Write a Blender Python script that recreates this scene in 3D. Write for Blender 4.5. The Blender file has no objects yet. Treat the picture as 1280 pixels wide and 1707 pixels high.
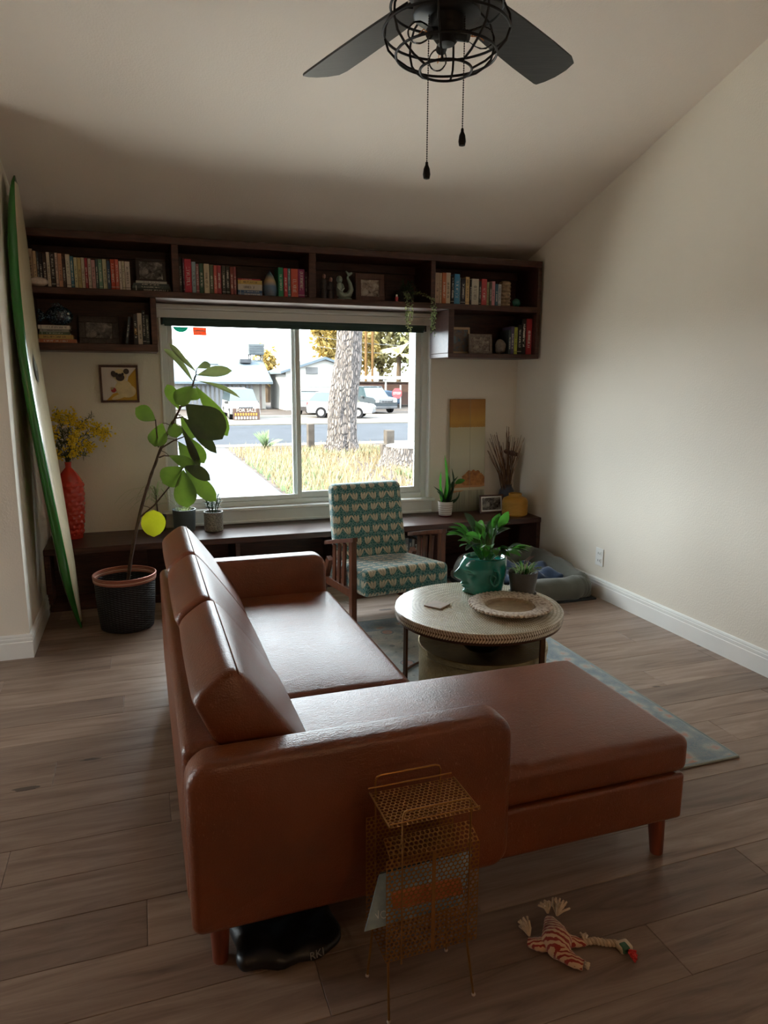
import bpy, bmesh, math, random
from mathutils import Vector, Matrix
random.seed(7)
PI = math.pi
sc = bpy.context.scene
COL = sc.collection

# ------------------------------------------------------------------ camera
YAW, PITCH, ROLL, FPX = 0.33195, 0.185325, 0.004972, 1177.87
def cam_axes():
    f = Vector((math.sin(YAW)*math.cos(PITCH), math.cos(YAW)*math.cos(PITCH), -math.sin(PITCH)))
    r = Vector((math.cos(YAW), -math.sin(YAW), 0)); u = r.cross(f)
    c, s = math.cos(ROLL), math.sin(ROLL)
    return c*r+s*u, -s*r+c*u, f
_r, _u, _f = cam_axes()
cd = bpy.data.cameras.new('camera'); cam = bpy.data.objects.new('camera', cd); COL.objects.link(cam)
cam.matrix_world = Matrix(((_r.x, _u.x, -_f.x, 0), (_r.y, _u.y, -_f.y, 0), (_r.z, _u.z, -_f.z, 1.6), (0, 0, 0, 1)))
cd.sensor_fit = 'VERTICAL'; cd.sensor_height = 24.0; cd.lens = 24.0*FPX/1707.0
cd.clip_start = 0.05; cd.clip_end = 400
sc.camera = cam

# ------------------------------------------------------------------ world, sun, exposure
w = bpy.data.worlds.new('sky'); sc.world = w; w.use_nodes = True
bg = w.node_tree.nodes['Background']
bg.inputs['Color'].default_value = (0.86, 0.94, 1.0, 1); bg.inputs['Strength'].default_value = 7.0
sd = bpy.data.lights.new('sun', 'SUN'); sd.energy = 14.0; sd.angle = math.radians(0.6); sd.color = (1.0, 0.86, 0.62)
sun = bpy.data.objects.new('sun', sd); COL.objects.link(sun)
sun.rotation_euler = Vector((0.84, 0.16, -0.52)).to_track_quat('-Z', 'Y').to_euler()
def portal(name, loc, rot, sx, sy):
    l = bpy.data.lights.new(name, 'AREA'); l.shape = 'RECTANGLE'; l.size = sx; l.size_y = sy
    l.cycles.is_portal = True
    o = bpy.data.objects.new(name, l); COL.objects.link(o); o.location = loc; o.rotation_euler = rot
portal('window_portal', (1.24, 5.82, 1.30), (-PI/2, 0, 0), 2.1, 1.5)
portal('door_portal', (-3.75, 3.5, 1.05), (0, -PI/2, 0), 2.1, 1.3)
vs = sc.view_settings
vs.view_transform = 'Standard'; vs.look = 'None'; vs.gamma = 1.0; vs.use_curve_mapping = False; vs.exposure = 1.3
try:
    sc.cycles.use_denoising = True
    sc.cycles.max_bounces = 10; sc.cycles.diffuse_bounces = 6; sc.cycles.transparent_max_bounces = 16
    sc.cycles.sample_clamp_indirect = 8.0
    sc.cycles.caustics_reflective = False; sc.cycles.caustics_refractive = False
except Exception:
    pass

# ------------------------------------------------------------------ materials
def S(r, g, b):
    def f(v):
        v /= 255.0
        return v/12.92 if v <= 0.04045 else ((v+0.055)/1.055)**2.4
    return (f(r), f(g), f(b), 1.0)

class E:
    """node arithmetic with operators"""
    nt = None
    def __init__(s, sock): s.s = sock
    @staticmethod
    def op(o, *a):
        n = E.nt.nodes.new('ShaderNodeMath'); n.operation = o
        for i, v in enumerate(a):
            if isinstance(v, E): E.nt.links.new(v.s, n.inputs[i])
            else: n.inputs[i].default_value = float(v)
        return E(n.outputs[0])
    def __add__(s, o): return E.op('ADD', s, o)
    __radd__ = __add__
    def __sub__(s, o): return E.op('SUBTRACT', s, o)
    def __rsub__(s, o): return E.op('SUBTRACT', o, s)
    def __mul__(s, o): return E.op('MULTIPLY', s, o)
    __rmul__ = __mul__
    def __truediv__(s, o): return E.op('DIVIDE', s, o)
    def __lt__(s, o): return E.op('LESS_THAN', s, o)
    def __gt__(s, o): return E.op('GREATER_THAN', s, o)
    def abs(s): return E.op('ABSOLUTE', s)
    def fract(s): return E.op('FRACT', s)
    def floor(s): return E.op('FLOOR', s)
    def mod(s, m): return E.op('FLOORED_MODULO', s, m)
    def sin(s): return E.op('SINE', s)
    def min(s, o): return E.op('MINIMUM', s, o)
    def max(s, o): return E.op('MAXIMUM', s, o)

MATS = {}
class Mat:
    def __init__(s, name):
        s.m = bpy.data.materials.new(name); s.m.use_nodes = True; s.nt = s.m.node_tree
        s.b = s.nt.nodes['Principled BSDF']; s.out = s.nt.nodes['Material Output']; E.nt = s.nt
        MATS[name] = s.m
    def N(s, t, **kw):
        n = s.nt.nodes.new(t)
        for k, v in kw.items():
            if k in n.inputs: n.inputs[k].default_value = v
            else: setattr(n, k, v)
        return n
    def L(s, a, b): s.nt.links.new(a, b)
    def co(s, which='Object', scale=(1, 1, 1), rot=(0, 0, 0)):
        t = s.N('ShaderNodeTexCoord'); mp = s.N('ShaderNodeMapping')
        mp.inputs['Scale'].default_value = scale; mp.inputs['Rotation'].default_value = rot
        s.L(t.outputs[which], mp.inputs[0]); return mp.outputs[0]
    def world(s, scale=(1, 1, 1)):
        g = s.N('ShaderNodeNewGeometry'); mp = s.N('ShaderNodeMapping'); mp.inputs['Scale'].default_value = scale
        s.L(g.outputs['Position'], mp.inputs[0]); return mp.outputs[0]
    def noise(s, vec, scale, detail=4, rough=.55, dist=0):
        n = s.N('ShaderNodeTexNoise'); n.inputs['Scale'].default_value = scale; n.inputs['Detail'].default_value = detail
        n.inputs['Roughness'].default_value = rough; n.inputs['Distortion'].default_value = dist
        s.L(vec, n.inputs['Vector']); return n.outputs['Fac']
    def voro(s, vec, scale, feature='F1', out='Distance'):
        n = s.N('ShaderNodeTexVoronoi'); n.feature = feature; n.inputs['Scale'].default_value = scale
        s.L(vec, n.inputs['Vector']); return n.outputs[out]
    def ramp(s, fac, stops, interp='LINEAR'):
        n = s.N('ShaderNodeValToRGB'); n.color_ramp.interpolation = interp
        el = n.color_ramp.elements
        while len(el) < len(stops): el.new(0.5)
        for e, (p, c) in zip(el, stops): e.position = p; e.color = c
        s.L(fac, n.inputs[0]); return n.outputs[0]
    def mix(s, fac, a, b):
        n = s.N('ShaderNodeMix'); n.data_type = 'RGBA'
        for k, v in ((0, fac), (6, a), (7, b)):
            if isinstance(v, E): v = v.s
            if hasattr(v, 'links'): s.L(v, n.inputs[k])
            else: n.inputs[k].default_value = v
        return n.outputs[2]
    def bump(s, h, strength=.3, dist=.01):
        n = s.N('ShaderNodeBump'); n.inputs['Strength'].default_value = strength; n.inputs['Distance'].default_value = dist
        s.L(h.s if isinstance(h, E) else h, n.inputs['Height']); s.L(n.outputs[0], s.b.inputs['Normal'])
    def col(s, c):
        if hasattr(c, 'links'): s.L(c, s.b.inputs['Base Color'])
        else: s.b.inputs['Base Color'].default_value = c
        return s
    def set(s, **kw):
        names = dict(spect='Specular Tint', rough='Roughness', metal='Metallic', spec='Specular IOR Level', coat='Coat Weight', coatr='Coat Roughness', sheen='Sheen Weight',
                     trans='Transmission Weight', ior='IOR', alpha='Alpha', sss='Subsurface Weight')
        for k, v in kw.items():
            i = s.b.inputs[names[k]]
            if hasattr(v, 'links'): s.L(v, i)
            else: i.default_value = v
        return s

def plain(name, c, rough=.5, metal=0, var=.12, vs=6, bump=0, bs=60, **kw):
    """a plain material: colour with a little noise variation and fine relief"""
    if name in MATS: return MATS[name]
    m = Mat(name); v = m.co()
    if var:
        a = tuple(x*(1-var) for x in c[:3])+(1,); b = tuple(min(1, x*(1+var)) for x in c[:3])+(1,)
        m.col(m.ramp(m.noise(v, vs), [(.3, a), (.7, b)]))
    else: m.col(c)
    m.set(rough=rough, metal=metal, **kw)
    if bump: m.bump(m.noise(v, bs, 3), bump, .004)
    return m.m

def wallmat(name, c):
    m = Mat(name); v = m.world()
    n = m.noise(v, 1.3, 3)
    m.col(m.ramp(n, [(.3, tuple(x*.97 for x in c[:3])+(1,)), (.7, c)])); m.set(rough=.72, spec=.35)
    m.bump(m.noise(v, 95, 2, .5), .35, .004)
    return m.m
WALL = wallmat('wall_paint', S(236, 228, 214))
CEIL = wallmat('ceiling_paint', S(242, 232, 222))
WHITE = plain('white_trim', S(240, 240, 236), .38, var=.02)
VINYLW = plain('white_vinyl', S(225, 228, 224), .35, var=.02)

def darkwood():
    m = Mat('dark_stained_wood'); v = m.co('Object', (1.5, 14, 14))
    n = m.noise(v, 3.2, 5, .6, 1.2)
    m.col(m.ramp(n, [(.25, S(44, 25, 21)), (.55, S(74, 45, 37)), (.8, S(98, 62, 50))])); m.set(rough=.42)
    m.bump(n, .12, .002); return m.m
DARK = darkwood()
def midwood(name, a, b, sc_=(12, 12, 2), rough=.4):
    m = Mat(name); n = m.noise(m.co('Object', sc_), 3, 5, .6, 1)
    m.col(m.ramp(n, [(.3, a), (.7, b)])); m.set(rough=rough); return m.m
WALNUT = midwood('walnut', S(70, 36, 22), S(112, 64, 40))
FRAMEW = midwood('frame_walnut', S(72, 44, 36), S(98, 62, 50))

def plankmat():
    m = Mat('grey_brown_plank'); g = m.N('ShaderNodeNewGeometry'); oi = m.N('ShaderNodeObjectInfo')
    mp = m.N('ShaderNodeMapping'); mp.inputs['Scale'].default_value = (1.1, 11, 1)
    off = m.N('ShaderNodeCombineXYZ'); r = E(oi.outputs['Random'])
    m.L((r*37.0).s, off.inputs[0]); m.L((r*91.0).s, off.inputs[1])
    m.L(g.outputs['Position'], mp.inputs[0]); m.L(off.outputs[0], mp.inputs['Location'])
    n1 = m.noise(mp.outputs[0], 1.6, 6, .62, .9)
    c = m.ramp(n1, [(.2, S(96, 74, 63)), (.4, S(144, 120, 104)), (.6, S(170, 147, 130)), (.82, S(188, 167, 150))])
    mp2 = m.N('ShaderNodeMapping'); mp2.inputs['Scale'].default_value = (2.2, 60, 1); m.L(g.outputs['Position'], mp2.inputs[0])
    n2 = m.noise(mp2.outputs[0], 3, 3)
    c = m.mix(E(n2)*.28, c, S(96, 78, 68))
    # occasional dark knots
    mp3 = m.N('ShaderNodeMapping'); mp3.inputs['Scale'].default_value = (1.0, 3.2, 1); m.L(g.outputs['Position'], mp3.inputs[0])
    k = E(m.voro(mp3.outputs[0], 1.35)); kn = E(m.noise(mp.outputs[0], 5, 4))
    c = m.mix(((k+kn*.10) < .125)*.75, c, S(42, 30, 26))
    tone = m.ramp(oi.outputs['Random'], [(0, (.70, .675, .66, 1)), (.5, (.92, .905, .895, 1)), (1, (1.06, 1.04, 1.02, 1))])
    mm = m.N('ShaderNodeMix'); mm.data_type = 'RGBA'; mm.blend_type = 'MULTIPLY'; mm.inputs[0].default_value = 1
    m.L(c, mm.inputs[6]); m.L(tone, mm.inputs[7]); m.col(mm.outputs[2])
    m.set(rough=.40, spec=.45); m.bump(n2, .10, .002); return m.m
PLANK = plankmat()

def leather():
    m = Mat('saddle_leather'); v = m.co()
    n = m.noise(v, 3.5, 5)
    c = m.ramp(n, [(.25, S(98, 47, 19)), (.55, S(118, 58, 25)), (.8, S(134, 71, 38))])
    s = E(m.noise(m.co('Object', (40, 9, 9)), 3, 3, .5, 2.5)); patch = E(m.noise(v, 2.1, 2))
    c = m.mix(((s > .66)*(patch > .52))*.28, c, S(180, 130, 105))
    m.col(c); f = E(m.voro(m.co('Object', (1, 1, 1)), 210)); w = E(m.noise(m.co('Object', (9, 26, 26)), 3, 4, .6, 1.5))
    m.set(rough=m.ramp(n, [(.2, (.27,)*3+(1,)), (.8, (.37,)*3+(1,))]), spec=.75)
    m.bump(f*.3+w*.8, .38, .005); return m.m
LEATHER = leather()
def glassmat(name, tint=(1, 1, 1, 1), ior=1.25, rough=0.0):
    m = Mat(name); nt = m.nt
    t = m.N('ShaderNodeBsdfTransparent'); t.inputs[0].default_value = tint
    g = m.N('ShaderNodeBsdfGlossy'); g.inputs['Roughness'].default_value = rough
    fr = m.N('ShaderNodeFresnel'); fr.inputs['IOR'].default_value = ior
    mx = m.N('ShaderNodeMixShader'); m.L(fr.outputs[0], mx.inputs[0]); m.L(t.outputs[0], mx.inputs[1]); m.L(g.outputs[0], mx.inputs[2])
    m.L(mx.outputs[0], m.out.inputs[0]); return m.m
PANE = glassmat('window_glass', (.97, .985, .98, 1), 1.22)
BULB = glassmat('clear_bulb_glass', (.98, .98, .97, 1), 1.14, .02)
BOWL = glassmat('smoked_glass', (.55, .62, .64, 1), 1.5, .02)

def leafmat(name, c1, c2, trans=.35, rough=.38, vein=True, tc=None):
    """leaf: glossy skin with light passing through"""
    m = Mat(name); v = m.co(); n = m.noise(v, 14, 3)
    c = m.ramp(n, [(.3, c1), (.7, c2)]); m.col(c); m.set(rough=rough)
    tr = m.N('ShaderNodeBsdfTranslucent')
    tr.inputs[0].default_value = tc or tuple(min(1, x*2.4) for x in c2[:3])+(1,)
    mx = m.N('ShaderNodeMixShader'); mx.inputs[0].default_value = trans
    m.L(m.b.outputs[0], mx.inputs[1]); m.L(tr.outputs[0], mx.inputs[2]); m.L(mx.outputs[0], m.out.inputs[0]); return m.m
FIG = leafmat('fig_leaf', S(58, 80, 40), S(84, 106, 54), .30, tc=S(104, 132, 40))
FIGD = leafmat('fig_leaf_dark', S(44, 52, 34), S(60, 68, 44), .10, tc=S(80, 96, 36))
FIGB = leafmat('fig_leaf_underside', S(124, 134, 98), S(146, 154, 120), .22, tc=S(140, 156, 90))
FIGY = leafmat('fig_leaf_yellow', S(176, 186, 30), S(200, 202, 56), .34, tc=S(196, 200, 34))
GREEN = leafmat('green_leaf', S(34, 84, 26), S(62, 122, 40), .25, .3)
GREEND = leafmat('dark_green_leaf', S(26, 46, 28), S(40, 66, 36), .12, .35)
SAGE = leafmat('sage_leaf', S(96, 112, 74), S(140, 150, 104), .25, .5)
MIMG = leafmat('mimosa_frond', S(52, 64, 40), S(84, 92, 56), .25, .6)
TRUNKM = plain('fig_bark', S(84, 66, 54), .8, var=.35, vs=40, bump=.5, bs=90)
SOIL = plain('dark_soil', S(40, 30, 24), .95, var=.4, vs=60, bump=.8, bs=120)
BLACKM = plain('black_metal', S(20, 20, 21), .45, .3, var=.05)
BRASS = plain('antique_brass', S(176, 134, 78), .32, .9, var=.12, vs=30)
BRONZE = plain('bronze_metal', S(92, 62, 42), .42, .8, var=.15)

# ------------------------------------------------------------------ mesh builder
class MB:
    def __init__(s): s.v = []; s.f = []; s.mi = []; s.k = 0
    def add(s, vs, fs):
        o = len(s.v); s.v += [Vector(p) for p in vs]
        for f in fs: s.f.append([i+o for i in f]); s.mi.append(s.k)
        return s
    def mat(s, k): s.k = k; return s
    def box(s, x0, x1, y0, y1, z0, z1, c=0):
        if c:
            return s.cbox(x0, x1, y0, y1, z0, z1, c)
        v = [(x, y, z) for z in (z0, z1) for y in (y0, y1) for x in (x0, x1)]
        return s.add(v, [(0, 2, 3, 1), (4, 5, 7, 6), (0, 1, 5, 4), (1, 3, 7, 5), (3, 2, 6, 7), (2, 0, 4, 6)])
    def cbox(s, x0, x1, y0, y1, z0, z1, c):
        """box with chamfered edges"""
        lo = (x0, y0, z0); hi = (x1, y1, z1); vid = {}; vs = []
        for cx in (0, 1):
            for cy in (0, 1):
                for cz in (0, 1):
                    cc = (cx, cy, cz)
                    for ax in range(3):
                        p = [0, 0, 0]
                        for a in range(3):
                            base = hi[a] if cc[a] else lo[a]
                            p[a] = base if a == ax else base+(-c if cc[a] else c)
                        vid[(cc, ax)] = len(vs); vs.append(p)
        fs = []; C3 = Vector(((x0+x1)/2, (y0+y1)/2, (z0+z1)/2))
        def face(ids):
            p = [Vector(vs[i]) for i in ids]; n = (p[1]-p[0]).cross(p[2]-p[0])
            if n.dot(sum(p, Vector())/len(p)-C3) < 0: ids = ids[::-1]
            fs.append(ids)
        for ax in range(3):
            o = [a for a in range(3) if a != ax]
            for side in (0, 1):
                ids = []
                for q in ((0, 0), (1, 0), (1, 1), (0, 1)):
                    cc = [0, 0, 0]; cc[ax] = side; cc[o[0]] = q[0]; cc[o[1]] = q[1]; ids.append(vid[(tuple(cc), ax)])
                face(ids)
            for q in ((0, 0), (1, 0), (1, 1), (0, 1)):
                a = [0, 0, 0]; b = [0, 0, 0]; a[o[0]] = b[o[0]] = q[0]; a[o[1]] = b[o[1]] = q[1]; b[ax] = 1
                face([vid[(tuple(a), o[0])], vid[(tuple(a), o[1])], vid[(tuple(b), o[1])], vid[(tuple(b), o[0])]])
        for cx in (0, 1):
            for cy in (0, 1):
                for cz in (0, 1): face([vid[((cx, cy, cz), a)] for a in range(3)])
        return s.add(vs, fs)
    def rbox(s, x0, x1, y0, y1, z0, z1, r, seg=4, sub=6, fn=None):
        """soft rounded box, every face gridded; fn warps each point"""
        lo = (x0, y0, z0); hi = (x1, y1, z1); cs = []
        for a in range(3):
            e = [r*(1-math.tan(PI/4*(1-j/seg))) for j in range(seg+1)]
            L_ = hi[a]-lo[a]; n = max(1, sub)
            mid = [r+(L_-2*r)*j/n for j in range(1, n)] if L_ > 2*r+1e-6 else []
            t = e+mid+[L_-q for q in reversed(e)]
            if L_ <= 2*r+1e-6: t = e+[L_-q for q in reversed(e[:-1])]
            cs.append([lo[a]+q for q in t])
        vid = {}; vs = []
        def V(p):
            k = tuple(round(q, 6) for q in p)
            if k not in vid:
                inn = Vector([min(max(p[a], lo[a]+r), hi[a]-r) for a in range(3)]); d = Vector(p)-inn
                q = inn+(d.normalized()*r if d.length > 1e-9 else d)
                if fn: q = Vector(fn(q))
                vid[k] = len(vs); vs.append(q)
            return vid[k]
        fs = []
        for ax in range(3):
            a, b = (ax+1) % 3, (ax+2) % 3
            for side in (0, 1):
                w_ = cs[ax][-1] if side else cs[ax][0]
                for i in range(len(cs[a])-1):
                    for j in range(len(cs[b])-1):
                        q = []
                        for (ii, jj) in ((i, j), (i+1, j), (i+1, j+1), (i, j+1)):
                            p = [0, 0, 0]; p[ax] = w_; p[a] = cs[a][ii]; p[b] = cs[b][jj]; q.append(V(p))
                        if not side: q = q[::-1]
                        if len(set(q)) >= 3: fs.append(q)
        return s.add(vs, fs)
    def lathe(s, prof, c=(0, 0, 0), seg=24, fn=None, cap=True, a0=0):
        c = Vector(c); vs = []; n = len(prof)
        for j, (r, z) in enumerate(prof):
            for i in range(seg):
                a = a0+2*PI*i/seg; p = Vector((r*math.cos(a), r*math.sin(a), z))
                if fn: p = Vector(fn(p, a, j))
                vs.append(p+c)
        fs = [[j*seg+i, j*seg+(i+1) % seg, (j+1)*seg+(i+1) % seg, (j+1)*seg+i] for j in range(n-1) for i in range(seg)]
        if cap:
            if prof[0][0] > 1e-5: fs.append(list(range(seg))[::-1])
            if prof[-1][0] > 1e-5: fs.append([(n-1)*seg+i for i in range(seg)])
        return s.add(vs, fs)
    def tube(s, path, r, seg=8, closed=False, cap=True, flat=1.0):
        P = [Vector(p) for p in path]; n = len(P); R_ = r if hasattr(r, '__len__') else [r]*n
        T = []
        for i in range(n):
            if closed: t = P[(i+1) % n]-P[i-1]
            else: t = P[min(i+1, n-1)]-P[max(i-1, 0)]
            T.append(t.normalized() if t.length > 1e-9 else Vector((0, 0, 1)))
        up = Vector((0, 0, 1)) if abs(T[0].z) < .9 else Vector((1, 0, 0))
        N_ = (up-T[0]*up.dot(T[0])).normalized(); vs = []
        for i in range(n):
            N_ = (N_-T[i]*N_.dot(T[i])).normalized(); B = T[i].cross(N_)
            for k in range(seg):
                a = 2*PI*k/seg; vs.append(P[i]+N_*(R_[i]*math.cos(a)*flat)+B*(R_[i]*math.sin(a)))
        m = n if closed else n-1
        fs = [[i*seg+k, i*seg+(k+1) % seg, ((i+1) % n)*seg+(k+1) % seg, ((i+1) % n)*seg+k] for i in range(m) for k in range(seg)]
        if cap and not closed: fs += [list(range(seg))[::-1], [(n-1)*seg+k for k in range(seg)]]
        return s.add(vs, fs)
    def bar(s, a, b, w, h, up=(0, 0, 1)):
        """rectangular bar from a to b"""
        a = Vector(a); b = Vector(b); t = (b-a).normalized(); up = Vector(up)
        sd_ = t.cross(up).normalized(); u = sd_.cross(t); vs = []
        for p in (a, b):
            for (i, j) in ((-1, -1), (1, -1), (1, 1), (-1, 1)): vs.append(p+sd_*(i*w/2)+u*(j*h/2))
        return s.add(vs, [(3, 2, 1, 0), (4, 5, 6, 7), (0, 1, 5, 4), (1, 2, 6, 5), (2, 3, 7, 6), (3, 0, 4, 7)])
    def sphere(s, c, r, seg=10, rings=6, sc3=(1, 1, 1), fn=None):
        c = Vector(c); vs = [c+Vector((0, 0, -r*sc3[2]))]
        for j in range(1, rings):
            ph = -PI/2+PI*j/rings
            for i in range(seg):
                a = 2*PI*i/seg; p = Vector((math.cos(ph)*math.cos(a)*r*sc3[0], math.cos(ph)*math.sin(a)*r*sc3[1], math.sin(ph)*r*sc3[2]))
                vs.append(c+(Vector(fn(p)) if fn else p))
        vs.append(c+Vector((0, 0, r*sc3[2]))); e = len(vs)-1
        fs = [[0, 1+(i+1) % seg, 1+i] for i in range(seg)]
        for j in range(rings-2):
            for i in range(seg): fs.append([1+j*seg+i, 1+j*seg+(i+1) % seg, 1+(j+1)*seg+(i+1) % seg, 1+(j+1)*seg+i])
        k = 1+(rings-2)*seg
        fs += [[k+i, k+(i+1) % seg, e] for i in range(seg)]
        return s.add(vs, fs)
    def prism(s, poly, d, o=(0, 0, 0), ax=(1, 0, 0), ay=(0, 0, 1)):
        """polygon in the plane (ax, ay) at o, extruded by vector d"""
        o = Vector(o); ax = Vector(ax); ay = Vector(ay); d = Vector(d); n = len(poly)
        A = [o+ax*p[0]+ay*p[1] for p in poly]; B = [p+d for p in A]
        nrm = ax.cross(ay); area = sum(poly[i][0]*poly[(i+1) % n][1]-poly[(i+1) % n][0]*poly[i][1] for i in range(n))
        flip = (nrm.dot(d) > 0) == (area > 0)
        f1 = list(range(n)); f2 = [n+i for i in range(n)]; sides = [[i, (i+1) % n, n+(i+1) % n, n+i] for i in range(n)]
        fs = [f1[::-1], f2]+sides if flip else [f1, f2[::-1]]+[q[::-1] for q in sides]
        return s.add(A+B, fs)
    def poly(s, pts): return s.add(pts, [list(range(len(pts)))])
    def leaf(s, base, tip, width, nrm=(0, -1, .3), shape='fig', arch=.12, fold=.25, seg=8, wave=0, twist=0):
        b = Vector(base); t = Vector(tip); d = t-b; L_ = d.length; d.normalize(); n = Vector(nrm); n = (n-d*n.dot(d))
        n = n.normalized() if n.length > 1e-6 else Vector((0, 0, 1)); sd_ = d.cross(n)
        if twist: q = Matrix.Rotation(twist, 3, d); n = q @ n; sd_ = q @ sd_
        vs = []; fs = []
        for i in range(seg+1):
            u = i/seg
            if shape == 'fig': wv = (math.sin(PI*min(1, u**1.25*1.0))**.62)*(.62+.5*u) if 0 < u < 1 else 0
            elif shape == 'lance': wv = math.sin(PI*u)**.8
            elif shape == 'strap': wv = min(1, u*8+.5)*(1-u**3) if u < 1 else 0
            else: wv = max(0.0, math.sin(PI*min(1, u**.95)))**.55
            wv = max(wv, .03)*width/2
            c = b+d*(L_*u)+n*(arch*L_*math.sin(PI*u))
            rp = wave*wv*math.sin(u*9)
            for k, q in enumerate((-1, -.5, 0, .5, 1)):
                vs.append(c+sd_*(wv*q)+n*(fold*wv*abs(q)+rp*q))
        for i in range(seg):
            for k in range(4): fs.append([i*5+k, i*5+k+1, (i+1)*5+k+1, (i+1)*5+k])
        return s.add(vs, fs)
    def xform(s, m):
        s.v = [m @ p for p in s.v]; return s
    def build(s, name, mats, parent=None, smooth=True, local=False, ang=40, solid=0):
        if not isinstance(mats, (list, tuple)): mats = [mats]
        me = bpy.data.meshes.new(name)
        vs = s.v
        if parent is not None and not local:
            inv = wm(parent).inverted(); vs = [inv @ p for p in vs]
        me.from_pydata([tuple(p) for p in vs], [], s.f)
        for m in mats: me.materials.append(m)
        if len(mats) > 1: me.polygons.foreach_set('material_index', s.mi)
        if smooth:
            me.polygons.foreach_set('use_smooth', [True]*len(me.polygons))
            try: me.set_sharp_from_angle(angle=math.radians(ang))
            except Exception: pass
        me.update()
        o = bpy.data.objects.new(name, me); COL.objects.link(o)
        if parent is not None: o.parent = parent
        if solid:
            md = o.modifiers.new('thickness', 'SOLIDIFY'); md.thickness = solid; md.offset = 0
        return o

def wm(o):
    m = Matrix.Identity(4)
    while o is not None:
        m = Matrix.Translation(o.location) @ o.rotation_euler.to_matrix().to_4x4() @ m; o = o.parent
    return m
def tag(o, label=None, cat=None, group=None, kind=None):
    for k, v in (('label', label), ('category', cat), ('group', group), ('kind', kind)):
        if v: o[k] = v
    return o
def thing(name, label, cat, loc=(0, 0, 0), rz=0, group=None):
    o = bpy.data.objects.new(name, None); COL.objects.link(o); o.location = loc; o.rotation_euler = (0, 0, rz)
    o.empty_display_size = .05
    return tag(o, label, cat, group)
def base_at(mb, loc):
    """shift world-space points so that the object's origin sits at loc"""
    l = Vector(loc); mb.v = [p-l for p in mb.v]; return l
def single(mb, name, mats, label, cat, loc, group=None, smooth=True, kind=None, ang=40):
    l = base_at(mb, loc); o = mb.build(name, mats, None, smooth, True, ang); o.location = l
    return tag(o, label, cat, group, kind)
def struct(mb, name, mats, label=None, parent=None, smooth=False):
    o = mb.build(name, mats, parent, smooth)
    if parent is None: tag(o, label, None, None, 'structure')
    return o
def text(name, body, size, m, parent, mat_, extrude=.0004, align='CENTER'):
    """flat lettering as a mesh; mat_ is its world matrix"""
    c = bpy.data.curves.new(name, 'FONT'); c.body = body; c.size = size; c.extrude = extrude; c.align_x = align; c.align_y = 'CENTER'
    c.resolution_u = 2
    t = bpy.data.objects.new(name, c); COL.objects.link(t)
    me = bpy.data.meshes.new_from_object(t.evaluated_get(bpy.context.evaluated_depsgraph_get()))
    bpy.data.objects.remove(t); bpy.data.curves.remove(c)
    me.materials.clear(); me.materials.append(m); me.name = name
    o = bpy.data.objects.new(name, me); COL.objects.link(o)
    if parent is not None: o.parent = parent; o.matrix_local = wm(parent).inverted() @ mat_
    else: o.matrix_local = mat_
    return o
def frame_mat(o, x, y):
    """matrix with origin o, text x axis x and y axis y"""
    x = Vector(x).normalized(); y = Vector(y).normalized(); z = x.cross(y)
    return Matrix(((x.x, y.x, z.x, o[0]), (x.y, y.y, z.y, o[1]), (x.z, y.z, z.z, o[2]), (0, 0, 0, 1)))
# ================================================================== THE ROOM
XL, XR, YF, YB, YR = -3.6, 3.2, -5.0, 5.67, 0.2       # left, right, behind camera, window wall, ridge
XA, YA = -0.67, 4.35                                   # alcove side wall and the stub wall that ends it
SL = 0.317
def zc(y): return 2.57+SL*(YB-y) if y > YR else 2.57+SL*(YB-YR)-SL*(YR-y)
T = .14
# floor: slab and single planks
fl = struct(MB().box(XL-T, XR+T, YF-T, YB+T, -.16, -.012), 'floor', plain('subfloor', S(60, 50, 44), .8), 'grey-brown wooden plank floor of the living room')
struct(MB().box(XL, XR, YF, -1.6, -.012, 0), 'floor_rear', PLANK, 'grey-brown floor behind the viewer')
PW = .1945; rows = []; YP = -1.6; k0 = int((YP-3.052)/PW)-1
plank_mesh = {}
def plank(x0, x1, y0, y1):
    key = (round(x1-x0, 3), round(y1-y0, 3))
    if key not in plank_mesh:
        mb = MB().cbox(.0005, key[0]-.0005, .0005, key[1]-.0005, -.012, 0, .0013)
        o = mb.build('plank', PLANK, fl, False, True); plank_mesh[key] = o.data
    else:
        o = bpy.data.objects.new('plank', plank_mesh[key]); COL.objects.link(o); o.parent = fl
    o.location = (x0, y0, 0)
nrow = 0; yk = 3.052+k0*PW
while yk < YB:
    y0, y1 = max(yk, YP), min(yk+PW, YB)
    if y1-y0 > .01:
        xs = XL+(nrow*0.53) % 1.5-1.5
        if abs(yk-(3.052+3*PW-PW)) < .02: xs = 2.849-6.0
        while xs < XR:
            a, b = max(xs, XL), min(xs+1.5, XR)
            if b-a > .02 and not (y0 > YA-.01 and b < XA): plank(round(a, 3), round(b, 3), round(y0, 4), round(y1, 4))
            xs += 1.5
    nrow += 1; yk += PW
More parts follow.
